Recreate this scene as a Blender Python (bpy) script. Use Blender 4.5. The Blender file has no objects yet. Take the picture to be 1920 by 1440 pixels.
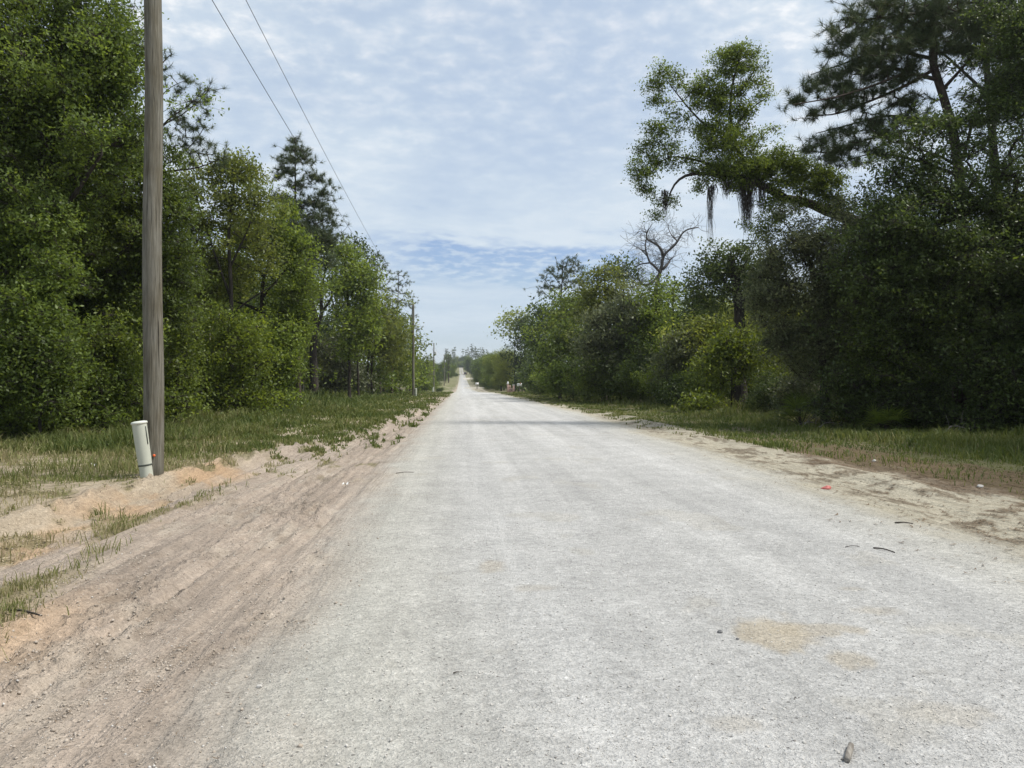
import bpy, math, random
import numpy as np
from math import sin, cos, radians, pi
from mathutils import Vector, Matrix

rng = np.random.default_rng(11)
random.seed(11)
scene = bpy.context.scene
col = scene.collection

# ---------------------------------------------------------------- camera frame
F = 1442.0                       # focal length in pixels of a 1920 wide picture
CH = 1.6                         # eye height
YAW = math.atan(95 / F)          # the road runs along +Y, the lens looks a little to the right of it
FV = np.array([sin(YAW), cos(YAW), 0.0])
RV = np.array([cos(YAW), -sin(YAW), 0.0])


def W(px, d, py):
    p = d * FV + (px - 960) / F * d * RV
    p[2] = CH + (720 - py) / F * d
    return p


# ---------------------------------------------------------------- noise
def _h(ix, iy, s):
    n = (ix.astype(np.int64) * 374761393 + iy.astype(np.int64) * 668265263 + s * 1274126177) & 0x7fffffff
    n = ((n ^ (n >> 13)) * 1274126177) & 0x7fffffff
    n = (n ^ (n >> 16)) & 0xffff
    return n / 65535.0


def vn(x, y, s=0):
    x = np.asarray(x, float); y = np.asarray(y, float)
    ix = np.floor(x); iy = np.floor(y)
    fx = x - ix; fy = y - iy
    fx = fx * fx * fx * (fx * (fx * 6 - 15) + 10); fy = fy * fy * fy * (fy * (fy * 6 - 15) + 10)
    a = _h(ix, iy, s); b = _h(ix + 1, iy, s); c = _h(ix, iy + 1, s); d = _h(ix + 1, iy + 1, s)
    return (a + (b - a) * fx) * (1 - fy) + (c + (d - c) * fx) * fy


def fbm(x, y, s=0, o=4):
    r = 0; amp = 0.5; t = 0
    for k in range(o):
        r = r + amp * vn(x * (1 + 0.03 * k) + 17.3 * k, y + 9.1 * k, s + k); t += amp
        x = x * 2.03; y = y * 2.03; amp *= 0.5
    return r / t - 0.5            # about -0.5..0.5


def sst(v, a, b):
    t = np.clip((v - a) / (b - a), 0, 1)
    return t * t * (3 - 2 * t)


def ip(v, xs, ys):
    return np.interp(v, xs, ys)


# ---------------------------------------------------------------- terrain
def prof(y):
    z = ip(y, [-50, 140, 165, 190, 225, 260, 330, 430, 520, 600, 680, 760, 860, 1000, 3500],
           [0, 0, -.22, -.4, -.1, .35, 2.06, 4.9, 7.7, 10.1, 13.6, 17.4, 20.5, 21.0, 21.0])
    return z


def edge_l(y):
    return ip(y, [0, 3, 8, 15, 50, 150, 260, 520, 760, 1000], [-.8, -.9, -1.25, -1.4, -1.5, -1.5, -1.3, -1.2, -2.0, -2.2])


def edge_r(y):
    return ip(y, [0, 3, 6, 12, 40, 100, 150, 225, 330, 520, 760, 1000], [5.0, 5.0, 5.3, 5.6, 6.7, 6.5, 5.8, 3.3, 2.9, 2.5, 1.2, 0.9])


def grass_l(y):
    return ip(y, [0, 6, 10, 13, 16, 25, 60, 150], [-5.1, -4.9, -4.8, -4.9, -4.3, -3.3, -2.5, -1.9])


def grass_r(y):
    return ip(y, [0, 6, 12, 25, 60, 150], [7.6, 7.6, 7.7, 7.4, 7.0, 6.5])


def zones(x, y):
    n1 = fbm(x * .9, y * .45, 3); n2 = fbm(x * 3.1, y * 1.7, 9); n3 = fbm(x * 9, y * 4, 23)
    near = 1 - sst(y, 90, 240) * .75
    xl = edge_l(y) + (n1 * .5 + n2 * .35) * near
    xr = edge_r(y) + (n1 * .8 + n2 * .7) * near
    road = sst(x, xl - .5 * near, xl + .5 * near) * (1 - sst(x, xr - .7 * near, xr + .35 * near))
    gl = sst(grass_l(y) - x + n1 * 1.7 + n2 * 2.2 + n3 * 1.2, -.25, .4)
    bare = sst(fbm(x * .7, y * .5, 57) + .5 * n3, .10, .24) * (x > -9) * (1 - sst(y, 40, 70))
    gl = gl * (1 - .75 * bare)
    # ragged strip of grass left standing in the sand
    sx = -3.45 + .25 * np.sin(y * .5) - .05 * (y - 6)
    strip = np.exp(-((x - sx) / .26) ** 2) * sst(y, 3.5, 5) * (1 - sst(y, 11, 13)) * sst(n2 + n1, -.14, .12)
    gl = np.maximum(gl, strip)
    tuft = sst(fbm(x * 2.2, y * .9, 55) + .3 * n3, .13, .22) * (x < -1.7) * (x > -7) * sst(y, 12, 15)
    gl = np.maximum(gl, tuft * .8)
    # sandy openings further along the left verge
    patch = sst(fbm(x * .5, y * .16, 51) + .25 * n2, .1, .2) * sst(y, 15, 19) * (1 - sst(-x, 6, 9)) * (x < 0)
    gl = gl * (1 - .85 * patch)
    gr = sst(x - grass_r(y) + n1 * 1.8 + n2 * 1.2 + n3 * .8, -.3, .6)
    litter = sst(fbm(x * .35, y * .22, 71) + .3 * n2 + .28 - np.abs(x - 8.9) * .12, .08, .2) * (x > 6) * (1 - sst(y, 17, 24))
    debris = sst(n2 + .8 * n3 + .35 * fbm(x * 2, y * 3, 77), .03, .16) * (x > 4) * sst(x - edge_r(y), -.2, .4) * (1 - gr)
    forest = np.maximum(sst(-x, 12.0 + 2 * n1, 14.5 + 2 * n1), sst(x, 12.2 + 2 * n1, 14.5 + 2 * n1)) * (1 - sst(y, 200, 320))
    orange = sst(fbm(x * .8, y * .5, 91) + .4 * n2, -.18, .06) * np.exp(-((x + 4.4) / .6) ** 2) * (1 - sst(y, 14, 18))
    orange = np.maximum(orange, .75 * np.exp(-((x + 2.95) / .4) ** 2) * np.exp(-((y - 5.1) / .9) ** 2))
    drive = np.maximum(sst(y, 150, 153) * (1 - sst(y, 163, 166)) * (x > 4) * (1 - sst(x, 17, 21)),
                       np.maximum(sst(y, 246, 250) * (1 - sst(y, 262, 268)), sst(y, 395, 400) * (1 - sst(y, 430, 440))) * (x > 1) * (1 - sst(x, 14, 18)))
    return dict(road=road, gl=gl, gr=gr, litter=litter, debris=debris, forest=forest, orange=orange, drive=drive,
                n1=n1, n2=n2, n3=n3)


def H(x, y, fine=True):
    x = np.asarray(x, float); y = np.asarray(y, float)
    z = prof(y)
    near = 1 - sst(y, 60, 140)
    xl = edge_l(y)
    # left verge stands a little above the graded shoulder, with a worn cut bank between
    bx = ip(y, [0, 8, 13, 17, 25, 60], [-4.75, -4.7, -4.6, -4.0, -3.0, -2.2]) + .35 * fbm(x * .2, y * .9, 5) + .25 * fbm(x * 2, y * 2.5, 6)
    bank = sst(bx - x, -.05, .32)
    z = z + near * bank * ip(y, [0, 14, 22, 60], [.10, .115, .07, .05])
    lip = np.exp(-((x - (bx - .25)) / .16) ** 2)
    z = z + near * lip * .03 * (1 - sst(y, 18, 24)) * (.4 + 1.6 * vn(x * 1.5, y * .8, 8))
    dirt = sst(xl - x, -.1, .35) * (1 - bank)
    # wheel ruts and clods, drawn out along the road
    rut = fbm(x * 3.4, y * .2, 31, 3) * .11 + fbm(x * 11, y * .16, 33, 3) * .06 + fbm(x * 1.2, y * .9, 35, 3) * .02
    z = z + near * dirt * (rut - .035)
    z = z - near * .05 * np.exp(-((x - (bx + .45)) / .3) ** 2)
    if fine:
        cm = .35 + 1.3 * sst(fbm(x * 1.6, y * .5, 39, 3), -.05, .2)
        clod = cm * (np.maximum(0, fbm(x * 7, y * 5, 37, 4)) * .09 + fbm(x * 17, y * 12, 40, 3) * .05 + fbm(x * 30, y * 22, 41, 2) * .035)
        z = z + near * dirt * clod
        z = z + near * lip * (1 - sst(y, 18, 24)) * (fbm(x * 5, y * 4, 43, 4) * .20 + fbm(x * 13, y * 9, 44, 3) * .17)
        z = z + near * bank * sst(x, -5.6, -4.8) * (1 - sst(y, 18, 24)) * fbm(x * 9, y * 7, 46, 3) * .11
    # gravelled road: slight crown, very low lumps
    road = sst(x, xl, xl + .5) * (1 - sst(x, edge_r(y) - .5, edge_r(y)))
    z = z + near * road * (.02 + fbm(x * .9, y * .6, 45, 3) * .025)
    if fine:
        z = z + near * road * (fbm(x * 9, y * 9, 47, 3) * .008)
        tx = x - (-.95 + .012 * (y - 8))
        z = z + .010 * np.sin(tx * 2 * pi / .062) * np.exp(-(tx / .14) ** 4) * sst(y, 5, 6.5) * (1 - sst(y, 10.5, 12))
        tx = x - (-.35 + .03 * (y - 4))
        z = z + .004 * np.sin(tx * 2 * pi / .05) * np.exp(-(tx / .13) ** 4) * (1 - sst(y, 6, 8))
    right = sst(x - edge_r(y), -.1, .5)
    z = z + near * right * (fbm(x * 1.6, y * .5, 61, 3) * .12 + np.exp(-((x - edge_r(y) - 1.3) / .5) ** 2) * .07)
    verge = np.maximum(sst(-x, 5.2, 6), sst(x, 8.2, 9.5))
    z = z + verge * fbm(x * .3, y * .3, 65, 3) * .25 * (1 - sst(y, 200, 300) * .5)
    hills = sst(np.abs(x), 30, 200) * (fbm(x * .006, y * .006, 67, 3) * 8) * sst(y, 60, 300)
    return z + hills


def Hs(x, y, fine=False):
    return float(H(np.array([x]), np.array([y]), fine)[0])


# ---------------------------------------------------------------- object helpers
def put(o, parent=None):
    col.objects.link(o)
    if parent is not None:
        o.parent = parent
    return o


def mesh_np(name, V, quads=None, tris=None, mat=None, parent=None, attrs=None, colors=None, smooth=False):
    me = bpy.data.meshes.new(name)
    V = np.ascontiguousarray(V, dtype=np.float32)
    nq = 0 if quads is None else len(quads); nt = 0 if tris is None else len(tris)
    loops = []; starts = []
    if nq:
        loops.append(np.asarray(quads, np.int32).ravel()); starts.append(np.arange(nq, dtype=np.int32) * 4)
    if nt:
        loops.append(np.asarray(tris, np.int32).ravel()); starts.append(nq * 4 + np.arange(nt, dtype=np.int32) * 3)
    loops = np.concatenate(loops); starts = np.concatenate(starts)
    me.vertices.add(len(V)); me.vertices.foreach_set('co', V.ravel())
    me.loops.add(len(loops)); me.loops.foreach_set('vertex_index', loops)
    me.polygons.add(len(starts)); me.polygons.foreach_set('loop_start', starts)
    if smooth:
        me.polygons.foreach_set('use_smooth', np.ones(len(starts), dtype=bool))
    for k, a in (attrs or {}).items():
        at = me.attributes.new(k, 'FLOAT', 'POINT'); at.data.foreach_set('value', np.ascontiguousarray(a, np.float32))
    for k, a in (colors or {}).items():
        at = me.attributes.new(k, 'FLOAT_COLOR', 'POINT'); at.data.foreach_set('color', np.ascontiguousarray(a, np.float32).ravel())
    me.update(calc_edges=True)
    if mat:
        me.materials.append(mat)
    return put(bpy.data.objects.new(name, me), parent)


class MB:
    """collects simple shapes into one mesh"""
    def __init__(s):
        s.V = []; s.Q = []; s.T = []; s.n = 0

    def add(s, V, Q=None, T=None):
        V = np.asarray(V, float)
        s.V.append(V)
        if Q is not None and len(Q): s.Q.append(np.asarray(Q) + s.n)
        if T is not None and len(T): s.T.append(np.asarray(T) + s.n)
        s.n += len(V)

    def build(s, name, mat, parent=None, smooth=False, base=None):
        V = np.concatenate(s.V)
        if base is not None: V = V - base
        return mesh_np(name, V, np.concatenate(s.Q) if s.Q else None, np.concatenate(s.T) if s.T else None, mat, parent, smooth=smooth)

    def box(s, c, h, bev=.0, rz=0):
        cx, cy, cz = c; hx, hy, hz = h
        b = min(bev, hx * .45, hy * .45, hz * .45)
        if b <= 0:
            P = np.array([[x, y, z] for z in (-hz, hz) for x, y in ((-hx, -hy), (hx, -hy), (hx, hy), (-hx, hy))])
            Q = [[3, 2, 1, 0], [4, 5, 6, 7]] + [[i, (i + 1) % 4, 4 + (i + 1) % 4, 4 + i] for i in range(4)]
        else:
            ring = lambda ax, ay, z: [[-ax + b, -ay, z], [ax - b, -ay, z], [ax, -ay + b, z], [ax, ay - b, z], [ax - b, ay, z], [-ax + b, ay, z], [-ax, ay - b, z], [-ax, -ay + b, z]]
            P = np.array(ring(hx - b * .7, hy - b * .7, -hz) + ring(hx, hy, -hz + b) + ring(hx, hy, hz - b) + ring(hx - b * .7, hy - b * .7, hz))
            Q = []
            for k in range(3):
                Q += [[k * 8 + i, k * 8 + (i + 1) % 8, k * 8 + 8 + (i + 1) % 8, k * 8 + 8 + i] for i in range(8)]
            for o, rev in ((0, 1), (24, 0)):
                f = [[o, o + 1, o + 2, o + 3], [o, o + 3, o + 4, o + 7], [o + 4, o + 5, o + 6, o + 7]]
                Q += [q[::-1] for q in f] if rev else f
        if rz:
            R = np.array([[cos(rz), -sin(rz), 0], [sin(rz), cos(rz), 0], [0, 0, 1]]); P = P @ R.T
        s.add(P + np.array(c), Q)

    def tube(s, pts, rad, k=10, cap=True, wob=0.0, seed=0):
        V, Q, T = tube(pts, rad, k, cap, wob, seed)
        s.add(V, Q, T)


def tube(pts, rad, k=10, cap=True, wob=0.0, seed=0):
    pts = np.asarray(pts, float); n = len(pts)
    rad = np.broadcast_to(np.asarray(rad, float), (n,))
    tan = np.gradient(pts, axis=0); tan /= np.linalg.norm(tan, axis=1)[:, None] + 1e-9
    up = np.array([1., 0, 0]) if abs(tan[0][0]) < .8 else np.array([0, 1., 0])
    V = []; ph = np.arange(k) * 2 * pi / k
    r_ = np.random.default_rng(seed)
    base = 1 + wob * r_.normal(size=k)
    for i in range(n):
        t = tan[i]; a = up - t * (up @ t); a /= np.linalg.norm(a) + 1e-9; b = np.cross(t, a); up = a
        base = base * .8 + .2 * (1 + wob * 2.2 * r_.normal(size=k)) if wob else base
        V.append(pts[i] + rad[i] * base[:, None] * (np.cos(ph)[:, None] * a + np.sin(ph)[:, None] * b))
    V = np.concatenate(V)
    Q = [[i * k + j, i * k + (j + 1) % k, (i + 1) * k + (j + 1) % k, (i + 1) * k + j] for i in range(n - 1) for j in range(k)]
    T = []
    if cap:
        V = np.concatenate([V, pts[:1], pts[-1:]])
        T = [[n * k, (j + 1) % k, j] for j in range(k)] + [[n * k + 1, (n - 1) * k + j, (n - 1) * k + (j + 1) % k] for j in range(k)]
    return V, Q, T


def tag(o, label=None, cat=None, group=None, kind=None):
    if label: o['label'] = label
    if cat: o['category'] = cat
    if group: o['group'] = group
    if kind: o['kind'] = kind
    return o


def thing(name, label, cat, loc, group=None, rz=0):
    o = bpy.data.objects.new(name, None); o.empty_display_size = .3
    o.location = tuple(loc); o.rotation_euler = (0, 0, rz)
    put(o)
    return tag(o, label, cat, group)


def copy_tree(root, loc, rz=0., sc=1., label=None, group=None, kids=None):
    r = root.copy(); col.objects.link(r)
    r.location = tuple(loc); r.rotation_euler = (0, 0, rz); r.scale = (sc, sc, sc) if np.isscalar(sc) else sc
    if label: r['label'] = label
    if group: r['group'] = group
    for ch in list(root.children):
        c = ch.copy(); col.objects.link(c); c.parent = r
    return r


# ---------------------------------------------------------------- materials
def mat(name):
    m = bpy.data.materials.new(name); m.use_nodes = True
    nt = m.node_tree; nt.nodes.clear()
    out = nt.nodes.new('ShaderNodeOutputMaterial')
    return m, nt, out


def N(nt, t, **kw):
    n = nt.nodes.new(t)
    for k, v in kw.items():
        if k.startswith('i_'):
            n.inputs[k[2:].replace('_', ' ')].default_value = v
        else:
            setattr(n, k, v)
    return n


def L(nt, a, b):
    nt.links.new(a, b)


def ramp(nt, stops):
    r = nt.nodes.new('ShaderNodeValToRGB'); e = r.color_ramp.elements
    while len(e) < len(stops): e.new(.5)
    for k, (p, c) in enumerate(stops):
        e[k].position = p; e[k].color = (*c, 1) if len(c) == 3 else c
    return r


def leaf_mat(name, dark, mid, light, trans=.3, rough=.5, spec=.35):
    m, nt, out = mat(name)
    at = N(nt, 'ShaderNodeAttribute', attribute_name='tint')
    rp = ramp(nt, [(0., dark), (.5, mid), (1., light)])
    L(nt, at.outputs['Fac'], rp.inputs[0])
    oi = N(nt, 'ShaderNodeObjectInfo')
    hs = N(nt, 'ShaderNodeHueSaturation')
    mp = N(nt, 'ShaderNodeMapRange'); mp.inputs[3].default_value = .82; mp.inputs[4].default_value = 1.2
    L(nt, oi.outputs['Random'], mp.inputs[0]); L(nt, mp.outputs[0], hs.inputs['Value']); L(nt, rp.outputs[0], hs.inputs['Color'])
    p = N(nt, 'ShaderNodeBsdfPrincipled'); p.inputs['Roughness'].default_value = rough; p.inputs['Specular IOR Level'].default_value = spec
    L(nt, hs.outputs[0], p.inputs['Base Color'])
    tr = N(nt, 'ShaderNodeBsdfTranslucent')
    hs2 = N(nt, 'ShaderNodeHueSaturation'); hs2.inputs['Hue'].default_value = .485; hs2.inputs['Saturation'].default_value = 1.1; hs2.inputs['Value'].default_value = 1.5
    L(nt, hs.outputs[0], hs2.inputs['Color']); L(nt, hs2.outputs[0], tr.inputs[0])
    mx = N(nt, 'ShaderNodeMixShader'); mx.inputs[0].default_value = trans
    L(nt, p.outputs[0], mx.inputs[1]); L(nt, tr.outputs[0], mx.inputs[2]); L(nt, mx.outputs[0], out.inputs[0])
    return m


def simple_mat(name, c1, c2=None, scale=8, rough=.8, stretch=(1, 1, 1), bump=0., spec=.3, detail=4, metallic=0):
    m, nt, out = mat(name)
    p = N(nt, 'ShaderNodeBsdfPrincipled'); p.inputs['Roughness'].default_value = rough; p.inputs['Specular IOR Level'].default_value = spec
    p.inputs['Metallic'].default_value = metallic
    tc = N(nt, 'ShaderNodeTexCoord'); mp = N(nt, 'ShaderNodeMapping'); mp.inputs['Scale'].default_value = stretch
    L(nt, tc.outputs['Object'], mp.inputs[0])
    nz = N(nt, 'ShaderNodeTexNoise'); nz.inputs['Scale'].default_value = scale; nz.inputs['Detail'].default_value = detail; nz.inputs['Roughness'].default_value = .65
    L(nt, mp.outputs[0], nz.inputs['Vector'])
    rp = ramp(nt, [(.3, c1), (.7, c2 or c1)])
    L(nt, nz.outputs[0], rp.inputs[0]); L(nt, rp.outputs[0], p.inputs['Base Color'])
    if bump:
        b = N(nt, 'ShaderNodeBump'); b.inputs['Strength'].default_value = 1; b.inputs['Distance'].default_value = bump
        L(nt, nz.outputs[0], b.inputs['Height']); L(nt, b.outputs[0], p.inputs['Normal'])
    L(nt, p.outputs[0], out.inputs[0])
    return m


M = {}
M['oak'] = leaf_mat('oak_leaves', (0.045, 0.069, 0.014), (0.104, 0.151, 0.031), (0.174, 0.234, 0.048), 0.45)
M['fresh'] = leaf_mat('fresh_leaves', (0.068, 0.099, 0.018), (0.149, 0.204, 0.039), (0.220, 0.282, 0.053), 0.48)
M['yellow'] = leaf_mat('yellow_green_leaves', (0.087, 0.112, 0.024), (0.171, 0.207, 0.045), (0.241, 0.273, 0.059), 0.48)
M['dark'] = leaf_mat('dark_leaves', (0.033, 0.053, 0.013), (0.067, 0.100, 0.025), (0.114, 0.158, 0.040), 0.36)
M['olive'] = leaf_mat('grey_olive_leaves', (0.054, 0.067, 0.031), (0.100, 0.118, 0.054), (0.165, 0.184, 0.084), 0.38)
M['pine'] = leaf_mat('pine_needles', (.044, .068, .030), (.090, .122, .050), (.160, .180, .075), .2, .45)
M['vine'] = leaf_mat('vine_leaves', (0.068, 0.097, 0.016), (0.129, 0.173, 0.028), (0.181, 0.226, 0.036), 0.48)
M['grass'] = leaf_mat('grass_blades', (.072, .102, .026), (.142, .162, .052), (.315, .270, .160), .35, .6, .2)
M['moss'] = leaf_mat('spanish_moss', (.060, .050, .042), (.110, .097, .084), (.18, .165, .145), .25, .9, .05)
M['bark'] = simple_mat('bark', (.017, .014, .011), (.066, .056, .047), 9, .95, (1, 1, .25), .03)
M['pinebark'] = simple_mat('pine_bark', (.028, .020, .016), (.095, .072, .058), 10, .95, (1, 1, .3), .02)
M['greybark'] = simple_mat('grey_bark', (.07, .062, .055), (.21, .195, .18), 8, .95, (1, 1, .3), .03)
M['deadwood'] = simple_mat('dead_wood', (.09, .08, .07), (.26, .245, .22), 10, .95, (1, 1, .4), .01)
M['deadtree'] = simple_mat('dead_tree_bark', (.045, .04, .036), (.14, .13, .118), 8, .95, (1, 1, .4), .01)
M['white_wood'] = simple_mat('stripped_wood', (.48, .43, .36), (.7, .66, .58), 10, .8)
M['plastic'] = simple_mat('pale_green_plastic', (.45, .47, .40), (.51, .53, .46), 5, .5, (1, 1, .4), 0, .4)
M['cap'] = simple_mat('pale_plastic_cap', (.56, .59, .52), (.62, .64, .58), 6, .5)
M['slot'] = simple_mat('dark_plastic', (.05, .06, .05), (.09, .1, .09), 20, .6)
M['wire'] = simple_mat('weathered_wire', (.05, .05, .055), (.09, .09, .095), 4, .6)
M['metal'] = simple_mat('galvanised_metal', (.30, .31, .32), (.42, .43, .44), 8, .5, metallic=.6)
M['tank'] = simple_mat('transformer_paint', (.48, .50, .50), (.58, .6, .6), 5, .5)
M['porcelain'] = simple_mat('insulator', (.25, .25, .26), (.35, .35, .36), 5, .3)
M['pink'] = simple_mat('faded_red_plastic', (.42, .10, .09), (.52, .19, .17), 9, .6)
M['reflector'] = simple_mat('orange_reflector', (.75, .10, .03), (.85, .22, .08), 9, .3)
M['stone'] = simple_mat('dark_stone', (.10, .10, .10), (.2, .2, .2), 30, .85, (1, 1, 1), .01)
M['white_paint'] = simple_mat('white_paint', (.72, .72, .70), (.8, .8, .79), 5, .5)
M['dark_paint'] = simple_mat('dark_vehicle_paint', (.012, .012, .014), (.02, .02, .022), 5, .35, spec=.5)
M['rubber'] = simple_mat('tyre_rubber', (.012, .012, .012), (.025, .025, .025), 20, .9)
M['glass'] = simple_mat('dark_glass', (.02, .025, .03), (.03, .035, .04), 3, .08, spec=.6)
M['redlamp'] = simple_mat('red_lamp', (.35, .02, .02), (.45, .03, .03), 5, .3)
M['post'] = simple_mat('weathered_post', (.10, .085, .07), (.2, .175, .15), 10, .9, (1, 1, .2))


def brick_mat():
    m, nt, out = mat('pink_brick')
    tc = N(nt, 'ShaderNodeTexCoord'); mp = N(nt, 'ShaderNodeMapping'); mp.inputs['Rotation'].default_value = (radians(90), 0, 0)
    L(nt, tc.outputs['Object'], mp.inputs[0])
    b = N(nt, 'ShaderNodeTexBrick'); b.inputs['Color1'].default_value = (.46, .30, .24, 1); b.inputs['Color2'].default_value = (.40, .25, .20, 1)
    b.inputs['Mortar'].default_value = (.5, .45, .4, 1); b.inputs['Scale'].default_value = 4; b.inputs['Mortar Size'].default_value = .02
    L(nt, mp.outputs[0], b.inputs[0])
    p = N(nt, 'ShaderNodeBsdfPrincipled'); p.inputs['Roughness'].default_value = .9
    L(nt, b.outputs[0], p.inputs['Base Color']); L(nt, p.outputs[0], out.inputs[0])
    return m


M['brick'] = brick_mat()


def pole_mat():
    m, nt, out = mat('weathered_pole_wood')
    tc = N(nt, 'ShaderNodeTexCoord')
    mp = N(nt, 'ShaderNodeMapping'); mp.inputs['Scale'].default_value = (1, 1, .045); L(nt, tc.outputs['Object'], mp.inputs[0])
    n1 = N(nt, 'ShaderNodeTexNoise'); n1.inputs['Scale'].default_value = 38; n1.inputs['Detail'].default_value = 6; n1.inputs['Roughness'].default_value = .7
    L(nt, mp.outputs[0], n1.inputs['Vector'])
    mp2 = N(nt, 'ShaderNodeMapping'); mp2.inputs['Scale'].default_value = (1, 1, .3); L(nt, tc.outputs['Object'], mp2.inputs[0])
    n2 = N(nt, 'ShaderNodeTexNoise'); n2.inputs['Scale'].default_value = 5; n2.inputs['Detail'].default_value = 4
    L(nt, mp2.outputs[0], n2.inputs['Vector'])
    r1 = ramp(nt, [(.28, (.045, .042, .034)), (.42, (.145, .138, .115)), (.58, (.205, .196, .165)), (.75, (.30, .287, .245))])
    L(nt, n1.outputs[0], r1.inputs[0])
    mp3 = N(nt, 'ShaderNodeMapping'); mp3.inputs['Scale'].default_value = (1, 1, .02); L(nt, tc.outputs['Object'], mp3.inputs[0])
    n3 = N(nt, 'ShaderNodeTexNoise'); n3.inputs['Scale'].default_value = 26; n3.inputs['Detail'].default_value = 3; L(nt, mp3.outputs[0], n3.inputs['Vector'])
    r3 = ramp(nt, [(.30, (.18, .17, .16)), (.37, (1, 1, 1))]); L(nt, n3.outputs[0], r3.inputs[0])
    r2 = ramp(nt, [(.35, (.72, .68, .60)), (.6, (1, 1, 1))]); L(nt, n2.outputs[0], r2.inputs[0])
    mx = N(nt, 'ShaderNodeMix', data_type='RGBA', blend_type='MULTIPLY'); mx.inputs[0].default_value = 1
    L(nt, r1.outputs[0], mx.inputs[6]); L(nt, r2.outputs[0], mx.inputs[7])
    mx2 = N(nt, 'ShaderNodeMix', data_type='RGBA', blend_type='MULTIPLY'); mx2.inputs[0].default_value = 1; L(nt, mx.outputs[2], mx2.inputs[6]); L(nt, r3.outputs[0], mx2.inputs[7])
    p = N(nt, 'ShaderNodeBsdfPrincipled'); p.inputs['Roughness'].default_value = .9; p.inputs['Specular IOR Level'].default_value = .15
    L(nt, mx2.outputs[2], p.inputs['Base Color'])
    b = N(nt, 'ShaderNodeBump'); b.inputs['Distance'].default_value = .02; L(nt, n1.outputs[0], b.inputs['Height']); L(nt, b.outputs[0], p.inputs['Normal'])
    L(nt, p.outputs[0], out.inputs[0])
    return m


M['pole'] = pole_mat()


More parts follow.
